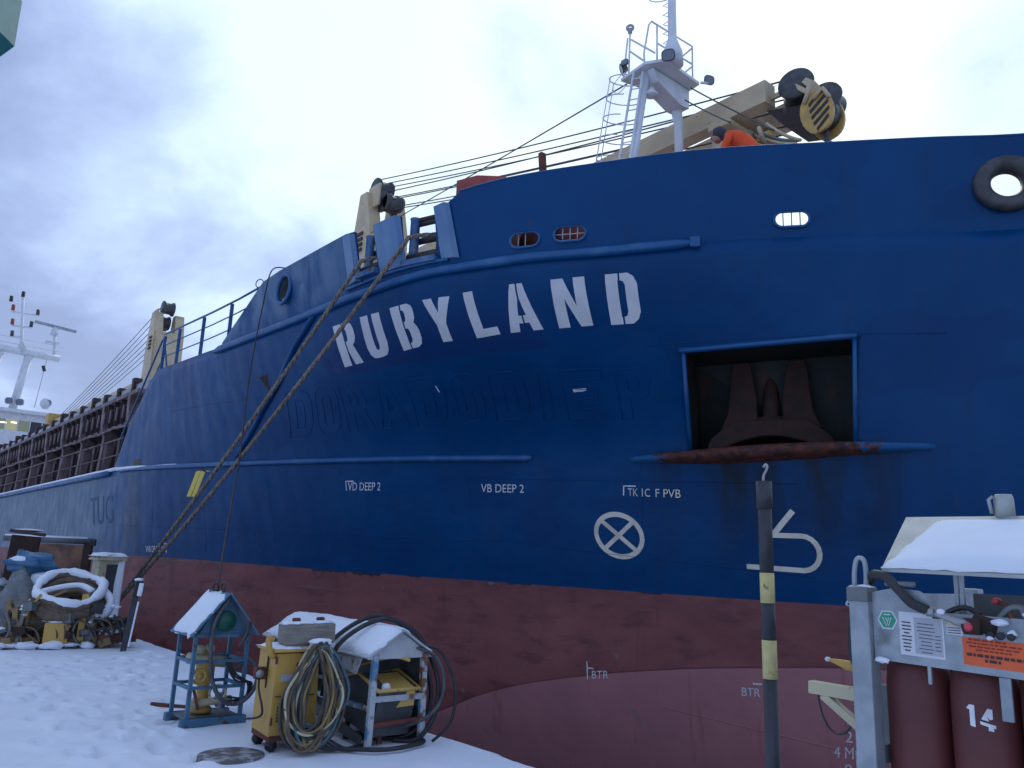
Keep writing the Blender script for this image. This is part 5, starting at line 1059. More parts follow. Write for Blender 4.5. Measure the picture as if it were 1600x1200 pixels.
cp('valve_body', MB().lathe((-0.05, 0.0, 0.10), [(0.10, 0), (0.10, 0.04), (0.06, 0.07), (0.06, 0.26), (0.09, 0.30), (0.09, 0.46), (0.05, 0.50), (0.05, 0.58)], 16), 'cabinet_yellow')
cp('manifold_pipe', MB().cyl((-0.25, -0.05, 0.62), (0.14, 0.02, 0.56), 0.055, n=14), 'cream_metal'); cp('manifold_pipe', MB().cyl((-0.22, -0.14, 0.20), (0.20, -0.10, 0.22), 0.035, n=12), 'cream_metal')
cp('hand_wheel', MB().torus((-0.17, -0.17, 0.46), 0.065, 0.014, (0, 1, 0.1)), 'crane_yellow'); cp('hand_wheel', MB().torus((0.02, -0.2, 0.30), 0.075, 0.012, (0.2, 1, 0)), 'cream_metal')
cp('hub', MB().cyl((-0.17, -0.20, 0.46), (-0.17, -0.06, 0.46), 0.02, n=10), 'crane_yellow'); cp('gauge', MB().cyl((-0.16, -0.12, 0.70), (-0.16, -0.06, 0.70), 0.045, n=14), 'cream_metal'); cp('gauge', MB().cyl((-0.06, -0.12, 0.71), (-0.06, -0.06, 0.71), 0.04, n=14), 'cream_metal')
cp('flange', MB().lathe((-0.16, -0.12, 0.20), [(0.06, -0.02), (0.06, 0.02)], 14, 'X'), 'cream_metal'); cp('flange', MB().lathe((0.08, -0.1, 0.22), [(0.07, -0.02), (0.07, 0.02)], 14, 'X'), 'grey_paint')
cp('red_lever', MB().bar((-0.22, -0.20, 0.36), (-0.16, -0.22, 0.16), 0.022), 'rust')
cp('hose_loop', MB().tube(crv([(0.03, -0.26, h + 0.38), (-0.12, -0.28, 0.95), (-0.10, -0.29, 0.5), (0.02, -0.30, 0.26), (0.20, -0.28, 0.20), (0.36, -0.24, 0.30), (0.40, -0.22, 0.48), (0.30, -0.2, 0.60), (0.18, -0.2, 0.52)], 7), 0.021, 8), 'hose_grey')
cp('hose_loop', MB().tube(crv([(0.03, -0.25, h + 0.40), (0.20, -0.30, 1.0), (0.22, -0.28, 0.86), (0.16, -0.26, 0.74)], 7), 0.018, 8), 'hose_grey')
for k in range(3): cp('cable', MB().tube(crv([(0.05 + 0.03 * k, -0.2, 0.62), (0.16, -0.26, 0.42 + 0.03 * k), (0.34 - 0.02 * k, -0.24, 0.38), (0.30, -0.2, 0.24), (0.12, -0.22, 0.18 + 0.04 * k)], 6), 0.011, 6), 'rubber')
tag(part('steel_offcut', MB().bar((-9.45, 3.05, 0.03), (-9.10, 3.30, 0.03), 0.035), 'rust'), 'short red steel offcut lying on the snow by the cage', 'steel bar')
# ---- yellow cabinet
CB = thing('welding_cabinet', 'yellow sheet metal cabinet on castors with snow on its lid', 'cabinet', (-7.08, 3.44, 0), R(86))
def bp_(n, mb, m): return part(n, mb, m, CB)
bw_, bd_ = 0.42, 0.42
bp_('case', MB().prism([(-bw_ / 2, -bd_ / 2, 0.13), (bw_ / 2, -bd_ / 2, 0.13), (bw_ / 2 - 0.01, -bd_ / 2 + 0.02, 0.80), (-bw_ / 2 + 0.02, -bd_ / 2 + 0.02, 0.80)], (0, bd_, 0.01)), 'cabinet_yellow')
bp_('side_seam', MB().box((-bw_ / 2 + 0.008, -0.02, 0.64), (0.012, 0.012, 0.28)), 'rust_dark')
bp_('base_frame', MB().box((0.02, 0, 0.11), (bw_ + 0.03, bd_ + 0.02, 0.05), ch=0.01), 'rust'); bp_('lid', MB().box((0, 0.0, 0.825), (bw_ + 0.03, bd_ + 0.04, 0.025), ch=0.008), 'cabinet_yellow')
for x in (-0.16, 0.16):
    for y in (-0.16, 0.16): bp_('castor', MB().lathe((x, y, 0.05), [(0.05, -0.02), (0.05, 0.02)], 14, 'Y').box((x, y, 0.085), (0.05, 0.06, 0.04)), 'black')
bp_('cable_horn', MB().tube(crv([(-0.20, -0.16, 0.78), (-0.24, -0.18, 0.80), (-0.27, -0.18, 0.88), (-0.26, -0.16, 0.93), (-0.23, -0.16, 0.91)], 5), 0.028, 8), 'cabinet_yellow')
bp_('snow', snow_slab([(-0.22, -0.22, 0.837), (0.22, -0.22, 0.837), (0.22, 0.22, 0.837), (-0.22, 0.22, 0.837)], 0.03, 5), 'snow')
bp_('socket', MB().cyl((0.02, -0.18, 0.70), (0.02, -0.215, 0.695), 0.03, n=14), 'black'); bp_('plug_box', MB().box((-0.25, 0.02, 0.62), (0.10, 0.08, 0.10), ch=0.01), 'rust'); bp_('plug_face', MB().cyl((-0.27, -0.03, 0.62), (-0.27, -0.04, 0.62), 0.035, n=12), 'galv')
bp_('cable', MB().tube(crv([(-0.26, 0.0, 0.58), (-0.29, -0.1, 0.50), (-0.25, -0.12, 0.30), (-0.33, 0.05, 0.24)], 6), 0.010, 6), 'rubber')
for k in range(5): bp_('louvre', MB().box((-0.10, -bd_ / 2 - 0.002, 0.25 + 0.028 * k), (0.11, 0.008, 0.010)), 'rust_dark')
bp_('door_edge', MB().box((0.0, -bd_ / 2 + 0.006, 0.45), (bw_ * 0.86, 0.006, 0.006)), 'rust_dark')
for z in (0.22, 0.72): bp_('hinge', MB().cyl((-bw_ / 2 + 0.012, -bd_ / 2 + 0.0, z), (-bw_ / 2 + 0.012, -bd_ / 2 + 0.0, z + 0.06), 0.010, n=8), 'rust')
bp_('rating_plate', MB().box((-0.09, -bd_ / 2 + 0.008, 0.60), (0.10, 0.006, 0.06), ry=0), 'label_grey')
WB = tag(part('timber_crate', MB().box((0, 0, 0.09), (0.46, 0.24, 0.17), ch=0.012).box((0, 0, 0.004), (0.42, 0.2, 0.02)), ['wood_box']), 'grey timber box laid across the lid of the yellow cabinet', 'box'); WB.location = (-6.98, 3.54, 0.872); WB.rotation_euler = (0, R(-2), R(80))
for s in (-0.1, 0.12):
    o = part('box_handle', MB().box((s, 0.0, 0.20), (0.07, 0.05, 0.05), ch=0.01), 'rust', WB)
part('snow', snow_slab([(-0.22, -0.11, 0.178), (0.22, -0.11, 0.178), (0.22, 0.11, 0.178), (-0.22, 0.11, 0.178)], 0.018, 9), 'snow', WB)
# coil of cables hung on the front of the cabinet
CC = thing('cable_coil', 'heavy coil of ochre and dark cables hanging on the cabinet front', 'cable coil', (-6.80, 3.58, 0), R(72))
rnd = random.Random(11); part('hanger', MB().cyl((0, 0.16, 0.82), (0, -0.02, 0.86), 0.03, n=10), 'cabinet_yellow', CC)
for k in range(36):
    wd_ = 0.09 + 0.16 * rnd.random(); bt = 0.02 + 0.22 * rnd.random(); x0 = rnd.uniform(-0.06, 0.06); y0 = -0.05 - 0.10 * rnd.random(); tp = 0.86 + 0.05 * rnd.random() - 0.25 * (wd_ - 0.13)
    pts = []
    for j in range(18):
        a = 2 * math.pi * j / 18; c_, s_ = math.cos(a), math.sin(a); z = (tp + bt) / 2 + (tp - bt) / 2 * s_; flare = 1.0 - 0.55 * max(0, s_) + 0.15 * max(0, -s_)
        pts.append((x0 + wd_ * c_ * flare + rnd.uniform(-.006, .006) - 0.05 * (1 - s_) / 2, y0 + rnd.uniform(-.012, .012) - 0.06 * (1 - s_) / 2, z))
    part('cable_turn', MB().tube(crv(pts, 3, True), 0.012 + 0.004 * rnd.random(), 6, closed=True), ('cable_ochre', 'cable_dark', 'hose_brown', 'cable_ochre', 'cable_dark', 'cream_metal', 'cable_dark', 'cable_teal', 'hose_brown')[k % 9], CC)
part('snow', MB().blob((0.0, -0.06, 0.90), (0.20, 0.13, 0.07), 3, 0.15), 'snow', CC)
part('snow', MB().blob((-0.09, -0.12, 0.68), (0.06, 0.05, 0.30), 6, 0.2), 'snow', CC)
for k in range(5): part('cable_tail', MB().tube(crv([(-0.1 + 0.05 * k, -0.08, 0.12), (0.1 + 0.05 * k, -0.14, 0.03), (0.35 + 0.04 * k, -0.05 + 0.03 * k, 0.025), (0.55, 0.05 + 0.03 * k, 0.02)], 6), 0.011, 6), 'rubber', CC)
# ---- low shelter with a snow-covered roof
SH = thing('hose_shelter', 'low rusty shelter with thick snow on its gabled roof', 'shelter', (-7.62, 4.28, 0))
def hp(n, mb, m): return part(n, mb, m, SH)
L2, W2, E_, RZ = 1.06, 0.28, 0.80, 1.00
for x in (-L2, L2):
    for y in (-W2, W2): hp('post', MB().bar((x, y, 0.0), (x, y * 0.94, E_), 0.055, 0.045), 'shelter_post')
for y in (-W2, W2): hp('side_rail', MB().bar((-L2, y, 0.34), (L2, y, 0.34), 0.04), 'shelter_post')
for x in (-L2, L2): hp('cross_rail', MB().bar((x, -W2, 0.42), (x, W2, 0.42), 0.05), 'shelter_white'); hp('cross_rail', MB().bar((x, -W2, 0.20), (x, W2, 0.22), 0.035), 'rust')
for s in (-1, 1):
    hp('roof_plate', MB().prism([(-L2 - 0.08, 0, RZ), (L2 + 0.05, 0, RZ), (L2 + 0.05, s * (W2 + 0.08), E_ - 0.03), (-L2 - 0.08, s * (W2 + 0.08), E_ - 0.03)], (0, s * 0.006, 0.014)), 'shelter_white')
    a_ = [(-L2 - 0.08, s * 0.0, RZ + 0.015), (L2 + 0.04, s * 0.0, RZ + 0.015), (L2 + 0.04, s * (W2 + 0.06), E_ - 0.01), (-L2 - 0.08, s * (W2 + 0.06), E_ - 0.01)]
    hp('roof_snow', snow_slab(a_, 0.055, 13 + s, 20, 8, 0.03), 'snow')
for x in (-L2, L2): hp('gable', MB().prism([(x, -W2 - 0.07, E_ - 0.04), (x, W2 + 0.07, E_ - 0.04), (x, 0, RZ - 0.01)], (0.012, 0, 0)), 'shelter_white')
hp('back_sheet', MB().box((0, W2 + 0.01, 0.42), (2 * L2, 0.012, 0.78)), 'shelter_dark'); hp('far_end_sheet', MB().box((-L2 + 0.03, 0, 0.45), (0.012, 2 * W2, 0.7)), 'shelter_dark')
hp('front_flap', MB().prism([(-L2, -W2 - 0.05, E_ - 0.02), (-0.30, -W2 - 0.05, E_ - 0.02), (-0.35, -W2 - 0.09, E_ - 0.20), (-L2, -W2 - 0.09, E_ - 0.16)], (0, 0.01, 0)), 'shelter_dark')
hp('front_flap', MB().prism([(0.10, -W2 - 0.05, E_ - 0.02), (0.95, -W2 - 0.05, E_ - 0.02), (0.90, -W2 - 0.08, E_ - 0.18), (0.25, -W2 - 0.08, E_ - 0.10)], (0, 0.01, 0)), 'shelter_white')
for x in (-0.55, -0.12): hp('hinge', MB().box((x, -W2 - 0.06, E_ + 0.05), (0.05, 0.04, 0.16), rx=R(-25)), 'rust')
hp('skirt', MB().prism([(-0.25, -W2 - 0.02, 0.32), (0.95, -W2 - 0.02, 0.10), (0.95, -W2 - 0.02, 0.02), (-0.25, -W2 - 0.02, 0.20)], (0, 0.02, 0)), 'shelter_dark')
# yellow tub in the shelter's mouth
TB = thing('mixer_tub', 'yellow and dark steel tub with a handle bar inside the shelter mouth', 'tub', (-6.95, 4.27, 0.02))
part('tub', MB().prism([(-0.42, -0.20, 0.20), (0.30, -0.20, 0.06), (0.42, -0.20, 0.46), (0.05, -0.20, 0.58), (-0.45, -0.20, 0.46)], (0, 0.40, 0)), 'shelter_dark', TB)
part('rim', MB().tube([(-0.46, -0.22, 0.47), (0.05, -0.22, 0.59), (0.43, -0.22, 0.47), (0.43, 0.22, 0.47), (0.05, 0.22, 0.59), (-0.46, 0.22, 0.47)], 0.018, 6, closed=True), 'crane_yellow', TB)
part('lip', MB().prism([(0.08, -0.19, 0.56), (0.40, -0.19, 0.46), (0.36, -0.17, 0.30), (0.16, -0.19, 0.42)], (0.03, 0.36, 0.02)), 'crane_yellow', TB)
part('handle_bar', MB().tube(crv([(-0.40, -0.24, 0.42), (-0.45, -0.26, 0.48), (-0.2, -0.24, 0.58), (0.30, -0.05, 0.74), (0.42, 0.1, 0.72)], 6), 0.016, 8), 'crane_yellow', TB)
part('snow', MB().blob((-0.24, -0.1, 0.53), (0.34, 0.2, 0.05), 8, 0.15), 'snow', TB); part('snow', MB().blob((0.36, -0.10, 0.47), (0.05, 0.10, 0.12), 12, 0.1), 'snow', TB)
for s in (-1, 1): part('foot', MB().bar((s * 0.3, -0.1, 0.0), (s * 0.25, -0.1, 0.2), 0.04), 'rust', TB)
# black hoses thrown over the shelter
def hose(label, pts, r, m='rubber', name='rubber_hose', n=8): return tag(part(name, MB().tube(crv(pts, n), r, 8), m), label, 'hose', 'hoses over the shelter')
hose('black hose arching over the snowy shelter roof at its rusty end', [(-7.25, 3.80, 0.55), (-7.18, 3.90, 0.86), (-7.10, 4.28, 1.09), (-7.0, 4.60, 0.98), (-6.75, 4.72, 0.62), (-6.62, 4.68, 0.30), (-6.66, 4.5, 0.07), (-6.85, 4.25, 0.03), (-7.0, 4.0, 0.04)], 0.022)
hose('black hose looping over the shelter roof down to the dock edge', [(-7.05, 3.78, 0.40), (-6.98, 3.86, 0.84), (-6.88, 4.26, 1.08), (-6.74, 4.58, 0.94), (-6.55, 4.70, 0.58), (-6.50, 4.66, 0.26), (-6.55, 4.52, 0.05), (-6.7, 4.35, 0.03)], 0.022)
hose('grey hose hanging down the outer end of the shelter', [(-6.75, 4.05, 0.80), (-6.62, 4.3, 0.86), (-6.50, 4.62, 0.78), (-6.46, 4.72, 0.5), (-6.5, 4.6, 0.25), (-6.75, 4.3, 0.10), (-7.0, 4.1, 0.06)], 0.018, 'hose_grey')
hose('thin black hose swinging out from the shelter over the dock edge', [(-6.62, 4.56, 0.86), (-6.5, 4.70, 0.80), (-6.36, 4.78, 0.5), (-6.36, 4.74, 0.2), (-6.46, 4.62, 0.03)], 0.014)
hose('black hose lying in the snow between cabinet and shelter', [(-6.75, 3.62, 0.03), (-6.55, 3.85, 0.03), (-6.35, 4.1, 0.04), (-6.42, 4.5, 0.05), (-6.8, 4.5, 0.04)], 0.02)
dp = MB(); n = 26; rnd = random.Random(4)
rr = [1 + 0.3 * rnd.uniform(-1, 1) for _ in range(n)]; dp.add([(-6.96 + 0.42 * rr[i] * math.cos(2 * math.pi * i / n) * 0.5 - 0.0, 2.98 + 0.10 * rr[i] * math.sin(2 * math.pi * i / n) + 0.2 * math.cos(2 * math.pi * i / n), 0.034) for i in range(n)], [tuple(range(n))])
pt = part('drain_cover', MB().lathe((-6.98, 2.95, 0.0), [(0.27, -0.06), (0.27, 0.004), (0.24, 0.012)], 24), 'dirt'); tag(pt, 'dirty drain cover showing through the snow before the cabinet', 'drain cover')
# ---------------------------------------------------------------- winch and clutter further along the quay
WN = thing('quay_winch', 'ochre quay winch caked with rust and snow', 'winch', (-15.7, 3.45, 0), R(74))
def wp(n, mb, m): return part(n, mb, m, WN)
wp('bed_frame', MB().box((0, -0.3, 0.10), (1.7, 0.12, 0.14), ch=0.01), 'winch_ochre'); wp('bed_frame', MB().box((0, 0.3, 0.10), (1.7, 0.12, 0.14), ch=0.01), 'winch_ochre')
wp('drum', MB().lathe((-0.12, 0, 0.42), [(0.34, -0.42), (0.34, -0.37), (0.22, -0.36)] + [(0.22 + 0.012 * (i % 2), -0.34 + i * 0.04) for i in range(18)] + [(0.22, 0.36), (0.34, 0.37), (0.34, 0.42)], 22, 'X'), 'winch_ochre')
wp('gear_case', MB().box((0.42, -0.05, 0.42), (0.24, 0.6, 0.62), ch=0.05), 'winch_ochre'); wp('gear_case', MB().box((-0.05, -0.42, 0.24), (0.36, 0.22, 0.34), ch=0.02), 'cabinet_yellow'); wp('side_frame', MB().prism([(-0.66, -0.35, 0.1), (-0.66, 0.35, 0.1), (-0.66, 0.12, 0.75), (-0.66, -0.12, 0.75)], (0.07, 0, 0)), 'winch_ochre')
wp('upright', MB().bar((0.30, -0.34, 0.12), (0.30, -0.34, 0.86), 0.10), 'cabinet_yellow'); wp('upright', MB().bar((0.44, -0.34, 0.12), (0.44, -0.34, 0.82), 0.06), 'galv')
wp('motor', MB().lathe((0.75, 0.0, 0.30), [(0.17, -0.3), (0.19, -0.2), (0.19, 0.25), (0.10, 0.32)], 16, 'X'), 'winch_ochre'); wp('pipe', MB().cyl((0.55, -0.4, 0.16), (1.15, -0.32, 0.18), 0.09, n=12), 'rust'); wp('pipe', MB().cyl((0.6, -0.38, 0.42), (1.05, -0.3, 0.42), 0.06, n=12), 'rust_dark')
wp('lever', MB().bar((-0.72, -0.36, 0.2), (-0.35, -0.44, 0.85), 0.04), 'cabinet_yellow'); wp('lever', MB().bar((-0.6, -0.4, 0.05), (-0.55, -0.44, 0.8), 0.05), 'galv_dark'); wp('bracing', MB().bar((-0.55, -0.44, 0.62), (0.0, -0.40, 0.92), 0.04), 'winch_ochre')
wp('snow', MB().blob((0.8, -0.36, 0.28), (0.55, 0.2, 0.10), 3, 0.15), 'snow'); wp('snow', MB().blob((-0.06, -0.44, 0.43), (0.28, 0.2, 0.07), 5, 0.1), 'snow')
wp('snow', MB().blob((-0.3, 0.0, 0.74), (0.5, 0.3, 0.10), 7, 0.15), 'snow')
rnd = random.Random(21)
for k in range(34):
    x = rnd.uniform(-0.9, 0.9); y = rnd.uniform(-0.5, -0.2); z = rnd.uniform(0.06, 0.66); wp('fitting', MB().box((x, y, z), (rnd.uniform(0.05, 0.2), rnd.uniform(0.05, 0.14), rnd.uniform(0.04, 0.2)), rz=rnd.uniform(-.6, .6), ry=rnd.uniform(-.4, .4), ch=0.01), ('winch_ochre', 'rust_dark', 'galv_dark', 'rust_dark', 'hose_brown', 'black')[k % 6])
for k in range(7):
    x = -0.8 + 0.27 * k; wp('pipework', MB().tube(crv([(x, -0.42, 0.08), (x + rnd.uniform(-.1, .1), -0.46, 0.3), (x + rnd.uniform(-.25, .25), -0.36, rnd.uniform(0.45, 0.7))], 5), rnd.uniform(0.014, 0.03), 7), ('galv_dark', 'winch_ochre', 'rubber', 'rust')[k % 4])
for k in range(9):
    x = rnd.uniform(-0.8, 0.9); wp('hose', MB().tube(crv([(x, -0.44, rnd.uniform(.1, .6)), (x + 0.2, -0.52, rnd.uniform(.1, .3)), (x + 0.1, -0.5, rnd.uniform(.3, .6)), (x - 0.25, -0.42, rnd.uniform(.1, .6))], 6), 0.016, 6), ('rubber', 'hose_brown', 'cable_dark')[k % 3])
for k in range(14):
    x = rnd.uniform(-0.85, 0.9); z = rnd.uniform(0.1, 0.7); wp('snow', MB().blob((x, -0.40, z), (rnd.uniform(0.06, 0.16), 0.12, 0.045), 60 + k, 0.2, 10, 7), 'snow')
for k in range(8):
    wp('snow', MB().blob((rnd.uniform(-0.85, 0.9), rnd.uniform(-0.6, -0.4), rnd.uniform(0.02, 0.08)), (rnd.uniform(0.15, 0.4), rnd.uniform(0.15, 0.3), rnd.uniform(0.06, 0.16)), 30 + k, 0.2, 12, 8), 'snow')
HR = thing('snowy_hose_ring', 'big hose ring thick with snow lying on the ochre winch', 'hose', (-15.6, 3.46, 0.60), R(74))
for k, (rx_, ry_, z, tl_) in enumerate(((0.50, 0.42, 0.30, 0.26), (0.47, 0.39, 0.22, 0.23), (0.50, 0.40, 0.13, 0.20), (0.47, 0.42, 0.05, 0.16))):
    pts = [(rx_ * math.cos(a), ry_ * math.sin(a), z + tl_ * math.sin(a) * 0.9 + 0.03 * math.cos(3 * a + k)) for a in np.linspace(0, 2 * math.pi, 30)[:-1]]
    part('hose_turn', MB().tube(pts, 0.07, 8, closed=True), 'hose_brown', HR)
pts = [(0.50 * math.cos(a), 0.42 * math.sin(a), 0.35 + 0.235 * math.sin(a) + 0.03 * math.cos(3 * a)) for a in np.linspace(0, 2 * math.pi, 40)[:-1]]
part('snow', MB().tube(pts, [0.072 + 0.016 * math.sin(0.9 * i) + 0.008 * math.sin(2.7 * i) for i in range(39)], 9, closed=True), 'snow', HR)
part('snow', MB().tube(crv([(-0.40, -0.10, 0.28), (-0.1, 0.06, 0.36), (0.15, 0.10, 0.38), (0.34, -0.06, 0.30)], 6), 0.055, 8), 'snow', HR)
part('snow', MB().tube(crv([(0.50, 0.0, 0.32), (0.64, -0.08, 0.16), (0.60, -0.16, -0.02), (0.46, -0.26, -0.12)], 6), [0.07] * 10 + [0.09] * 9, 8), 'snow', HR)
part('hose_tail', MB().tube(crv([(0.48, 0.05, 0.22), (0.60, -0.02, 0.06), (0.56, -0.08, -0.1), (0.40, -0.18, -0.2)], 6), 0.07, 8), 'hose_brown', HR)
part('inner_turn', MB().tube(crv([(-0.40, -0.12, 0.20), (-0.1, 0.04, 0.28), (0.15, 0.08, 0.30), (0.34, -0.08, 0.22)], 6), 0.06, 8), 'hose_brown', HR)
# tarpaulins and sacks
def bundle(name, label, cat, loc, dims, m, seed, capd=None, rz=0.0, amp=0.22):
    t = thing(name, label, cat, loc, rz); part('sheet', MB().blob((0, 0, dims[2] / 2), dims, seed, amp, 22, 14, freq=2.6), m, t)
    if capd: part('snow', MB().blob(capd[0], capd[1], seed + 3, 0.16, 20, 10), 'snow', t)
bundle('grey_sacking', 'heap of grey sacking beside the winch under a blue tarpaulin', 'sacking', (-16.6, 2.98, 0.0), (0.85, 0.8, 1.20), 'tarp_grey', 3, ((0.25, 0.05, 0.98), (0.75, 0.55, 0.34)), R(50))
bundle('blue_tarpaulin', 'crumpled blue tarpaulin with snow on top of the sacking', 'tarpaulin', (-16.75, 3.02, 1.13), (0.85, 0.55, 0.34), 'tarp_blue', 9, ((-0.05, -0.1, 0.25), (0.5, 0.3, 0.12)), R(45), 0.3)
bundle('snowy_sack', 'pale snow-dusted sack at the end of the winch heap', 'sack', (-17.1, 2.55, 0.0), (0.6, 0.6, 1.05), 'tarp_grey', 5, ((0.0, 0.0, 0.95), (0.5, 0.5, 0.2)), 0.3)
# rusty upright bin behind
BN = thing('rusty_bin', 'tall rusty bin with a flat cap behind the blue tarpaulin', 'bin', (-18.3, 3.10, 0), R(80))
part('body', MB().box((0, 0, 0.90), (0.50, 0.45, 1.8), ry=R(3), ch=0.02), 'rust_dark', BN); part('cap', MB().box((0.06, 0, 1.86), (0.62, 0.55, 0.06), ry=R(6), ch=0.015), 'rust_brown', BN)
for k in range(3): part('patch', MB().box((-0.14 + 0.13 * k, -0.232, 1.25 + 0.16 * (k % 2)), (0.08, 0.01, 0.22 + 0.06 * k)), 'coaming_light', BN)
part('edge_angle', MB().bar((0.26, -0.24, 0.3), (0.32, -0.24, 1.5), 0.04), 'galv', BN); part('cap_snow', MB().blob((0.06, 0, 1.91), (0.55, 0.45, 0.05), 2, 0.1), 'snow', BN)
mat('copper_sheet', (0.26, 0.13, 0.075), 0.55, col2=(0.10, 0.055, 0.045), nscale=2.2, col3=(0.40, 0.22, 0.11), lo3=0.56, hi3=0.7, n3scale=2.5)
CN = thing('rusty_screen', 'rust streaked steel screen with a snowy top rail by the hull', 'screen', (-21.3, 4.42, 0), R(72))
part('sheet', MB().box((0, 0, 0.85), (1.15, 0.05, 1.65)), 'copper_sheet', CN); part('top_rail', MB().cyl((-1.2, 0.0, 1.76), (0.62, 0.0, 1.76), 0.07, n=10), 'galv_dark', CN)
for x in (-0.56, 0.60): part('post', MB().bar((x, 0.0, 0.0), (x, 0.0, 1.72), 0.08), 'rust_dark', CN)
part('side_sheet', MB().box((0.52, -0.04, 1.3), (0.16, 0.04, 0.8)), 'rust_dark', CN); part('rail_end', MB().box((0.62, 0, 1.74), (0.14, 0.16, 0.16), ch=0.02), 'black', CN); part('rail_snow', MB().cyl((-1.18, 0.0, 1.815), (0.5, 0.0, 1.815), 0.045, n=8), 'snow', CN)
EB = thing('supply_box', 'cream quay supply box with snow cap and one side snowed over', 'utility box', (-17.35, 4.42, 0), R(94))
part('body', MB().box((0, 0, 0.72), (0.40, 0.40, 1.40), ch=0.015), 'cream_metal', EB); part('dark_door', MB().box((0.04, -0.205, 0.95), (0.20, 0.02, 0.75)), 'pole_black', EB)
part('side_snow', MB().box((0.225, -0.06, 0.80), (0.06, 0.42, 1.2), ch=0.025), 'snow', EB); part('front_snow', MB().blob((0.18, -0.21, 0.85), (0.13, 0.07, 1.2), 4, 0.08), 'snow', EB)
part('roof', MB().prism([(-0.26, -0.28, 1.40), (0.28, -0.28, 1.40), (0.28, -0.28, 1.44), (0.02, -0.28, 1.52), (-0.26, -0.28, 1.44)], (0, 0.54, 0)), 'cream_metal', EB); part('roof_snow', snow_slab([(-0.27, -0.29, 1.47), (0.29, -0.29, 1.47), (0.29, 0.27, 1.47), (-0.27, 0.27, 1.47)], 0.07, 3), 'snow', EB)
part('drift', MB().blob((0.12, -0.25, 0.10), (0.7, 0.5, 0.34), 5, 0.15), 'snow', EB)
PS = thing('quay_post', 'short leaning dark post with a snow-plastered side at the dock edge', 'post', (-14.62, 4.16, 0), R(76))
part('shaft', MB().box((0.045, 0, 0.52), (0.09, 0.10, 1.08), ry=R(5), ch=0.012), 'pole_black', PS); part('band', MB().box((0.10, -0.005, 0.99), (0.12, 0.13, 0.26), ry=R(5), ch=0.015), 'black', PS)
part('snow', MB().box((0.10, -0.055, 0.43), (0.028, 0.03, 0.72), ry=R(5), ch=0.01), 'snow', PS); part('snow', MB().box((0.135, -0.055, 0.98), (0.08, 0.05, 0.22), ry=R(5), ch=0.02), 'snow', PS); part('snow', MB().blob((0.10, 0, 1.135), (0.15, 0.15, 0.06), 3, 0.1), 'snow', PS)
# mooring bollard
BO = thing('mooring_bollard', 'iron mooring bollard at the dock edge taking the ropes', 'bollard', (-18.35, 4.72, 0))
part('stem', MB().lathe((0, 0, 0), [(0.30, 0), (0.28, 0.05), (0.17, 0.12), (0.16, 0.45), (0.25, 0.55), (0.25, 0.66), (0.12, 0.72)], 20), 'rust_dark', BO); part('snow', MB().blob((0, 0, 0.72), (0.44, 0.44, 0.12), 2, 0.08), 'snow', BO)
# ---- mooring ropes
def mrope(label, pts, r=0.042):
    """three-strand rope along a sagging curve"""
    P = [Vector(p) for p in pts]; mb = MB(); fine = []
    for i in range(len(P) - 1):
        for k in range(10): fine.append(P[i].lerp(P[i + 1], k / 10))
    fine.append(P[-1]); acc = 0; strands = [[], [], []]
    for i, p in enumerate(fine):
        t = (fine[min(i + 1, len(fine) - 1)] - fine[max(i - 1, 0)]).normalized(); x = t.cross(Vector((0, 0, 1))).normalized(); y = x.cross(t)
        if i: acc += (p - fine[i - 1]).length
        for s in range(3): a = acc / 0.075 + s * 2.0944; strands[s].append(p + x * (math.cos(a) * r * 0.5) + y * (math.sin(a) * r * 0.5))
    t = thing('mooring_rope', label, 'rope', P[-1])
    for s in strands: part('strand', MB().tube(s, r * 0.56, 6), 'rope', t, True)
    return t
A0 = Vector((-12.28, 6.78, 6.86)); B0 = Vector((-11.02, 7.02, 7.02)); E0 = Vector((-18.2, 4.90, 0.52))
mrope('brown mooring rope from the fairlead with the blue roller down to the quay', [A0 + Vector((0.35, 0.5, 0.25)), A0 + Vector((0.05, -0.02, 0.03))] + sag(A0 + Vector((-0.03, -0.14, -0.02)), E0, 0.16, 22), 0.040)
mrope('brown mooring rope from the fairlead beside the red locker down to the quay', [B0 + Vector((0.35, 0.45, 0.12)), B0 + Vector((0.05, -0.02, 0.03))] + sag(B0 + Vector((-0.05, -0.18, -0.03)), E0 + Vector((0.06, 0.05, 0.06)), 0.20, 22), 0.040)
part('rope_bight', MB().torus((-18.35, 4.72, 0.40), 0.21, 0.05, (0.1, 0.05, 1)), 'rope'); o = bpy.data.objects['rope_bight']; tag(o, 'turn of mooring rope round the iron bollard', 'rope')
RG = thing('rope_tag', 'yellow folded sheet tag clamped on the mooring ropes', 'tag', (-16.62, 5.62, 2.95))
q0, q1 = Vector((-16.40, 5.70, 3.20)), Vector((-16.58, 5.63, 2.70))
ux = Vector((0.64, 0.76, 0)); 
for s, dx in ((-1, -0.05), (1, 0.045)):
    part('plate', MB().prism([q0 + ux * (dx - 0.06), q0 + ux * (dx + 0.025), q1 + ux * (dx + 0.02), q1 + ux * (dx - 0.055)], Vector((0.0, -0.008, 0)) ), 'label_yellow', RG, True)
part('fold', MB().prism([q0 + ux * -0.08 + Vector((0, -0.01, 0.0)), q0 + ux * 0.07 + Vector((0, -0.01, 0)), q0 + ux * 0.07 + Vector((0, 0.10, 0.02)), q0 + ux * -0.08 + Vector((0, 0.10, 0.02))], (0, 0, 0.01)), 'label_yellow', RG, True)
part('tie', MB().torus(q0 + Vector((0.0, 0.02, 0.03)), 0.06, 0.012, (0.3, 0.3, 1)), 'rust', RG, True)
def line(label, pts, r, m='rope_dark', name='heaving_line'): return tag(part(name, MB().tube(crv(pts, 8), r, 6), m), label, 'rope')
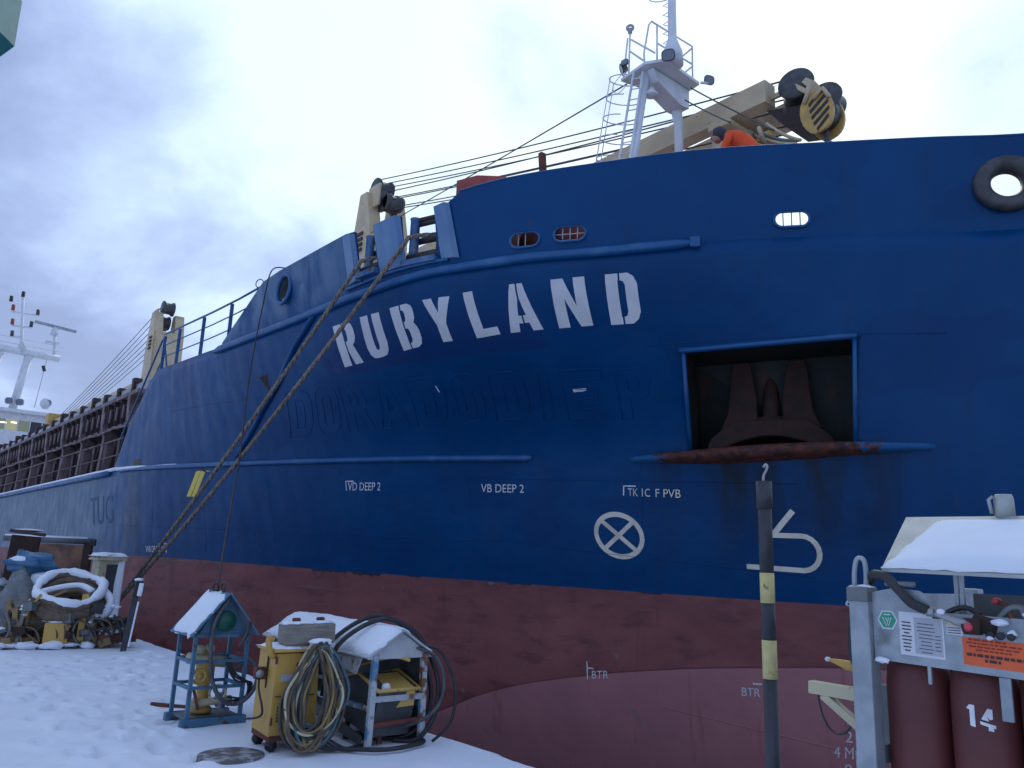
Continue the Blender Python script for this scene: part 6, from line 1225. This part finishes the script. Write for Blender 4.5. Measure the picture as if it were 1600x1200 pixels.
line('thin dark line hung over the bulwark down to the valve cage', [(-15.55, 6.62, 7.56), (-15.75, 6.42, 7.50), (-15.95, 6.40, 6.9), (-15.5, 6.1, 5.2), (-13.5, 5.3, 3.4), (-10.6, 4.1, 1.9), (-8.45, 3.24, 1.30)], 0.014)
# ---------------------------------------------------------------- striped pole
SPL = thing('striped_pole', 'slim black and yellow banded pole with a hook eye on top', 'pole', (-2.03, 3.185, 0))
pr0 = 0.031
zs_ = [0.0, 1.262, 1.432, 1.585, 1.735, 2.045]
bands = [(0.0, 1.215, 'pole_black'), (1.215, 1.372, 'stripe_yellow'), (1.372, 1.525, 'pole_black'), (1.525, 1.652, 'stripe_yellow'), (1.652, 2.045, 'pole_black')]
for a, b, m in bands: part('band', MB().tube([(0.012 * (1 - a / 2), 0, a), (0.012 * (1 - b / 2), 0, b)], pr0 - (0.001 if m == 'pole_black' else 0), 18), m, SPL)
part('collar', MB().tube([(0, 0, 1.93), (0, 0, 2.05)], pr0 + 0.004, 18), 'pole_black', SPL)
part('hook_eye', MB().tube(crv([(-0.004, 0, 2.04), (0.0, 0, 2.075), (0.012, 0.004, 2.10), (0.016, 0.004, 2.118), (0.008, 0.002, 2.124), (0.0, 0, 2.112)], 5), 0.006, 8), 'steel', SPL)
part('foot', MB().box((0, 0, 0.01), (0.16, 0.16, 0.02)), 'pole_black', SPL)
# ---------------------------------------------------------------- gas cylinder bundle
RX, RY = -1.47, 2.92
RK = thing('cylinder_rack', 'galvanised steel cylinder rack with a snow-covered lid', 'cylinder rack', (RX, RY, 0))
def kp(n, mb, m): return part(n, mb, m, RK)
LX, LY = 1.12, 0.98
for x in (0.0, LX):
    for y in (0.0, LY): kp('corner_post', MB().box((x, y, 0.82), (0.072, 0.072, 1.60), ch=0.006), 'galv')
for y in (0.0, LY): kp('base_beam', MB().box((LX / 2, y, 0.10), (LX, 0.07, 0.10)), 'galv')
for x in (0.0, LX): kp('base_beam', MB().box((x, LY / 2, 0.10), (0.07, LY, 0.10)), 'galv'); kp('side_beam', MB().box((x, LY / 2, 1.05), (0.05, LY, 0.06)), 'galv'); kp('side_beam', MB().box((x, LY / 2, 1.56), (0.05, LY, 0.07)), 'galv')
# header plate, a little lower to the right
hz0, hz1 = 1.375, 1.60
def hdr(x, z, y=-0.012): return (x, y, z)
kp('header_plate', MB().prism([hdr(0.040, 1.372), hdr(LX - 0.04, 1.345), hdr(LX - 0.04, 1.535), hdr(0.245, 1.545), hdr(0.225, 1.60), hdr(0.205, 1.612), hdr(0.12, 1.618), hdr(0.04, 1.60)], (0, 0.008, 0)), 'galv')
kp('corner_cap', MB().box((0.0, -0.004, 1.59), (0.080, 0.080, 0.05), ch=0.006), 'galv_dark')
kp('back_plate', MB().box((LX / 2 + 0.15, 0.20, 1.545), (LX - 0.3, 0.01, 0.13)), 'galv_dark')
kp('lifting_loop', MB().tube(crv([(-0.022, -0.01, 1.60), (-0.022, -0.01, 1.66), (-0.012, -0.01, 1.708), (0.004, -0.01, 1.718), (0.018, -0.01, 1.705), (0.022, -0.01, 1.66), (0.018, -0.01, 1.61)], 5), 0.0085, 8), 'galv')
# lid: sloping plate under snow
lid = [(0.085, -0.02, 1.672), (LX + 0.05, -0.02, 1.655), (LX + 0.05, 0.29, 1.865), (0.045, 0.29, 1.872)]
kp('lid', MB().prism(lid, (0, 0, 0.012)), 'galv_pale')
kp('lid_snow', snow_slab([(0.090, -0.024, 1.685), (LX + 0.05, -0.024, 1.668), (LX + 0.05, 0.27, 1.868), (0.17, 0.255, 1.860)], 0.026, 4, 30, 16, 0.006), 'snow')
for x in (0.30, 0.318): kp('lid_stay', MB().bar((x, 0.06, 1.54), (x, 0.06, 1.72), 0.012), 'galv')
kp('lid_stay', MB().bar((LX, 0.27, 1.56), (LX, 0.27, 1.85), 0.04), 'galv'); kp('lid_stay', MB().bar((0.60, 0.27, 1.0), (0.60, 0.27, 1.85), 0.03), 'galv')
kp('lid_hinge', MB().cyl((0.10, -0.03, 1.632), (0.20, -0.03, 1.632), 0.010, n=8), 'galv_dark')
kp('vent_stub', MB().lathe((0.385, 0.31, 1.86), [(0.034, 0), (0.032, 0.085), (0.027, 0.10)], 16), 'galv_pale'); kp('vent_clip', MB().tube([(0.352, 0.285, 1.89), (0.346, 0.28, 1.94), (0.36, 0.285, 1.952)], 0.007, 6), 'galv')
for x, z0 in ((0.222, 1.29), (0.450, 1.245)): kp('divider', MB().box((x, -0.008, z0 + 0.05), (0.034 if x > 0.4 else 0.012, 0.012, 0.13 if x > 0.4 else 0.06), ch=0.003), 'galv')
# cylinders: each bottle its own thing
prof = [(0.02, 0.12), (0.099, 0.125), (0.105, 0.15), (0.105, 1.27), (0.100, 1.325), (0.084, 1.36), (0.055, 1.38), (0.032, 1.395), (0.03, 1.43), (0.0, 1.44)]
cyl_me = MB().lathe((0, 0, 0), prof[:-1], 32).mesh('gas_cylinder', [M('cylinder_red')]); val_me = MB().lathe((0, 0, 1.43), [(0.018, 0), (0.018, 0.05), (0.028, 0.055), (0.028, 0.08)], 12).mesh('valve', [M('steel')])
labs = {(0, 0): 'dark red gas cylinder next to the galvanised corner post', (1, 0): 'dark red gas cylinder stencilled with a white 14', (2, 0): 'dark red gas cylinder after the one numbered 14 in the front row', (3, 0): 'dark red gas cylinder second after the one numbered 14', (4, 0): 'dark red gas cylinder at the bow end of the front row'}
for i in range(5):
    for j in range(2):
        o = link('gas_cylinder', cyl_me); o.location = (RX + 0.128 + i * 0.214, RY + 0.118 + j * 0.25, 0.02 if i != 1 else 0.012)
        tag(o, labs.get((i, j), 'dark red gas cylinder packed inside the galvanised rack behind the numbered front row'), 'gas cylinder', 'gas cylinders in the rack')
        v = link('valve', val_me, o, False)
        if (i, j) == (1, 0):
            mb = MB()
            for poly in ([(0.0,.76),(.13,.98),(.33,1),(.33,0),(.13,0),(.13,.74)], [(.55,.44),(.80,1),(.97,1),(.97,.56),(.86,.50),(.78,.62),(.82,.42)], [(.50,.34),(1.06,.30),(1.06,.15),(.98,.15),(.98,0),(.79,0),(.79,.17),(.52,.2)]):
                bm = bmesh.new(); bm.faces.new([bm.verts.new((x, y, 0)) for x, y in poly])
                for k in range(1, 10): bmesh.ops.bisect_plane(bm, geom=list(bm.verts) + list(bm.edges) + list(bm.faces), plane_co=(k / 9, 0, 0), plane_no=(1, 0, 0))
                bmesh.ops.triangulate(bm, faces=bm.faces); bm.verts.index_update(); vs = []
                for q in bm.verts: a_ = R(-90) + (q.co.x - 0.30) * 0.74; vs.append((0.1062 * math.cos(a_), 0.1062 * math.sin(a_), 1.188 + q.co.y * 0.066 - 0.012 * q.co.x))
                mb.add(vs, [tuple(x.index for x in f.verts) for f in bm.faces], 0, True); bm.free()
            part('number', mb, 'mark_white', o)
# labels on the header
def plate(name, x0, z0, w_, h_, m, sl=-0.03, y=-0.0135): return kp(name, MB().prism([(x0, y, z0), (x0 + w_, y, z0 + w_ * sl), (x0 + w_, y, z0 + h_ + w_ * sl), (x0, y, z0 + h_)], (0, 0.001, 0)), m)
def ptext(txt, x0, z0, w_, h_, m, sl=-0.03, y=-0.0155, name='print'):
    uv, fs = text_mesh(txt); return kp(name, MB().add([(x0 + u * w_, y, z0 + v * h_ + u * w_ * sl) for u, v in uv], fs), m)
hexp = lambda r_: [(0.092 + r_ * math.cos(R(60 * k)), -0.0135 if r_ > 0.03 else -0.0145, 1.508 + r_ * math.sin(R(60 * k))) for k in range(6)]
kp('hexagon_sticker', MB().prism(hexp(0.036), (0, 0.001, 0)), 'label_white'); kp('hexagon_face', MB().prism(hexp(0.030), (0, 0.001, 0)), 'label_green')
for k in range(2): kp('sticker_stroke', MB().tube([(0.076 + k * 0.011, -0.0155, 1.516), (0.088 + k * 0.008, -0.0155, 1.488), (0.098 + k * 0.008, -0.0155, 1.516)], 0.0022, 4), 'label_white')
kp('sticker_stroke', MB().box((0.092, -0.0155, 1.526), (0.022, 0.001, 0.004)), 'label_white')
plate('data_plate', 0.132, 1.398, 0.146, 0.142, 'label_white'); plate('data_column', 0.182, 1.405, 0.090, 0.118, 'label_grey', y=-0.0145)
rnd = random.Random(5)
for k in range(9):
    z = 1.497 - k * 0.0115; kp('print', MB().box((0.138 + 0.018, -0.0148, z + 0.008), (rnd.uniform(0.018, 0.034), 0.001, 0.0036), ry=R(2)), 'ink')
    kp('print', MB().box((0.190 + 0.03, -0.0158, z + 0.006), (rnd.uniform(0.03, 0.06), 0.001, 0.0016), ry=R(2)), 'ink')
    if 2 < k < 8: kp('print', MB().box((0.258, -0.0158, z + 0.004), (0.018, 0.001, 0.0016)), 'ink')
kp('print', MB().box((0.258, -0.0148, 1.526), (0.026, 0.001, 0.005)), 'ink')
plate('small_label', 0.288, 1.478, 0.050, 0.030, 'label_white'); plate('small_label', 0.292, 1.509, 0.032, 0.020, 'label_yellow')
for k in range(3): kp('print', MB().box((0.311, -0.0150, 1.499 - k * 0.008), (0.04, 0.001, 0.002)), 'ink')
plate('warning_label', 0.334, 1.388, 0.190, 0.086, 'label_orange', -0.035)
def print_line(x0, x1, z, h_, m, sl=-0.035, y=-0.0152):     # a line of illegible small print, word by word
    x = x0
    while x < x1 - 0.004:
        w_ = min(rnd.uniform(0.008, 0.024), x1 - x); kp('print', MB().box((x + w_ / 2, y, z + (x - 0.334) * sl), (w_ * 0.86, 0.001, h_), ry=R(2)), m); x += w_ + 0.003
for z, a_, b_ in ((1.468, 0.352, 0.47), (1.4575, 0.345, 0.512), (1.447, 0.352, 0.50), (1.437, 0.372, 0.478)): print_line(a_, b_, z, 0.0036, 'ink_red')
print_line(0.344, 0.515, 1.421, 0.0085, 'ink'); print_line(0.398, 0.45, 1.407, 0.0085, 'ink')
for k in range(2): plate('small_label', 0.526, 1.462 - k * 0.042, 0.06, 0.036, 'label_yellow')
# valve block, coupling and hoses on the header
kp('valve_block', MB().box((0.405, 0.01, 1.515), (0.075, 0.07, 0.055), ry=R(12), ch=0.01), 'rust_dark'); kp('valve_block', MB().cyl((0.35, -0.03, 1.508), (0.40, -0.03, 1.51), 0.026, n=14), 'rust_dark')
kp('coupling', MB().tube([(0.250, -0.03, 1.545), (0.285, -0.035, 1.535), (0.33, -0.04, 1.522), (0.37, -0.04, 1.512)], [0.012, 0.010, 0.013, 0.016], 12), 'steel'); kp('coupling_nut', MB().lathe((0.247, -0.03, 1.546), [(0.016, -0.012), (0.016, 0.012)], 6, 'X'), 'steel')
kp('red_knob', MB().lathe((0.375, -0.065, 1.508), [(0.010, -0.01), (0.014, 0), (0.010, 0.012)], 14, 'Y'), 'handle_red'); kp('red_knob', MB().blob((0.422, 0.06, 1.590), (0.034, 0.03, 0.022), 2, 0.05), 'handle_red')
kp('lever', MB().tube(crv([(0.425, 0.06, 1.588), (0.455, 0.03, 1.583), (0.475, 0.01, 1.565), (0.485, -0.01, 1.540)], 5), 0.008, 8), 'rust'); kp('pipe_bend', MB().tube(crv([(0.44, 0.0, 1.53), (0.475, 0.0, 1.57), (0.51, 0.0, 1.575), (0.52, 0.0, 1.545)], 5), 0.010, 8), 'galv_dark')
for c_, d_ in (((0.455, -0.03, 1.527), (0.05, 0.03, 0.02)), ((0.49, -0.035, 1.495), (0.03, 0.03, 0.022)), ((0.535, 0.0, 1.555), (0.05, 0.05, 0.025)), ((0.43, -0.05, 1.478), (0.02, 0.02, 0.012)), ((0.285, -0.04, 1.548), (0.025, 0.02, 0.02)), ((0.07, -0.02, 1.372), (0.05, 0.02, 0.022)), ((0.02, -0.02, 1.618), (0.06, 0.04, 0.012)), ((0.58, 0.0, 1.55), (0.06, 0.05, 0.03))): kp('snow', MB().blob(c_, d_, int(c_[0] * 100), 0.2, 10, 7), 'snow')
for k in range(3): kp('fitting', MB().cyl((0.43 + 0.03 * k, -0.035, 1.488), (0.43 + 0.03 * k, -0.05, 1.486), 0.012, n=8), 'black')
hs1 = part('hose', MB().tube(crv([(0.045, -0.005, 1.655), (0.06, -0.018, 1.662), (0.105, -0.03, 1.652), (0.15, -0.035, 1.610), (0.19, -0.035, 1.570), (0.240, -0.03, 1.549)], 8), 0.0165, 12), 'rubber', RK)
hs2 = part('hose', MB().tube(crv([(0.045, -0.005, 1.655), (0.0, 0.05, 1.62), (-0.065, 0.07, 1.54), (-0.085, 0.07, 1.44), (-0.080, 0.06, 1.36), (-0.04, 0.05, 1.27), (0.0, 0.06, 0.9)], 8), 0.013, 10), 'rubber', RK)
kp('hose', MB().tube(crv([(0.27, 0.0, 1.535), (0.31, 0.02, 1.560), (0.35, 0.02, 1.563), (0.385, 0.01, 1.545)], 6), 0.009, 8), 'rubber')
# cream bracket arm and lever sticking out behind the post
kp('bracket_arm', MB().box((-0.245, 0.23, 1.212), (0.21, 0.045, 0.048), ry=R(1), ch=0.004), 'cream_metal'); kp('bracket_brace', MB().bar((-0.295, 0.23, 1.19), (-0.14, 0.23, 1.085), 0.036, 0.03), 'cream_metal'); kp('bracket_plate', MB().box((-0.09, 0.23, 1.15), (0.12, 0.05, 0.22)), 'galv_dark')
kp('bracket_cord', MB().tube(crv([(-0.315, 0.22, 1.19), (-0.30, 0.22, 1.12), (-0.275, 0.22, 1.075), (-0.24, 0.22, 1.055), (-0.20, 0.22, 1.07), (-0.175, 0.22, 1.11)], 6), 0.0042, 6), 'rubber')
kp('tap_lever', MB().tube([(-0.265, 0.23, 1.325), (-0.24, 0.23, 1.322), (-0.20, 0.23, 1.314), (-0.12, 0.23, 1.305)], [0.006, 0.010, 0.018, 0.022], 10), 'cabinet_yellow'); kp('lever_tip', MB().blob((-0.272, 0.23, 1.327), (0.026, 0.02, 0.018), 2, 0.05), 'label_white')
# ---------------------------------------------------------------- teal quay crane, only its head reaches into view
TC = thing('quay_crane', 'teal quay crane with its housing high over the winch', 'crane', (-22.05, -0.33, 0))
part('column', MB().cyl((0, 0, 0), (0, 0, 11.0), 0.55, 0.5, 20), 'teal', TC)
part('housing', MB().prism([(-0.6, -1.3, 10.9), (0.95, 0.35, 10.9), (1.42, 0.86, 12.15), (1.50, 0.95, 12.78), (-0.6, -1.3, 12.9)], (-0.9, 0.8, 0)), 'teal', TC)
part('upper_housing', MB().prism([(-0.6, -1.3, 12.92), (1.42, 0.86, 12.92), (1.74, 1.20, 13.35), (1.72, 1.18, 14.6), (-0.6, -1.3, 15.0)], (-0.9, 0.8, 0)), 'teal', TC)
part('jib', MB().box((-3.5, -4.0, 15.6), (8.0, 0.7, 0.7), rz=R(47), ry=R(-10)), 'teal', TC)
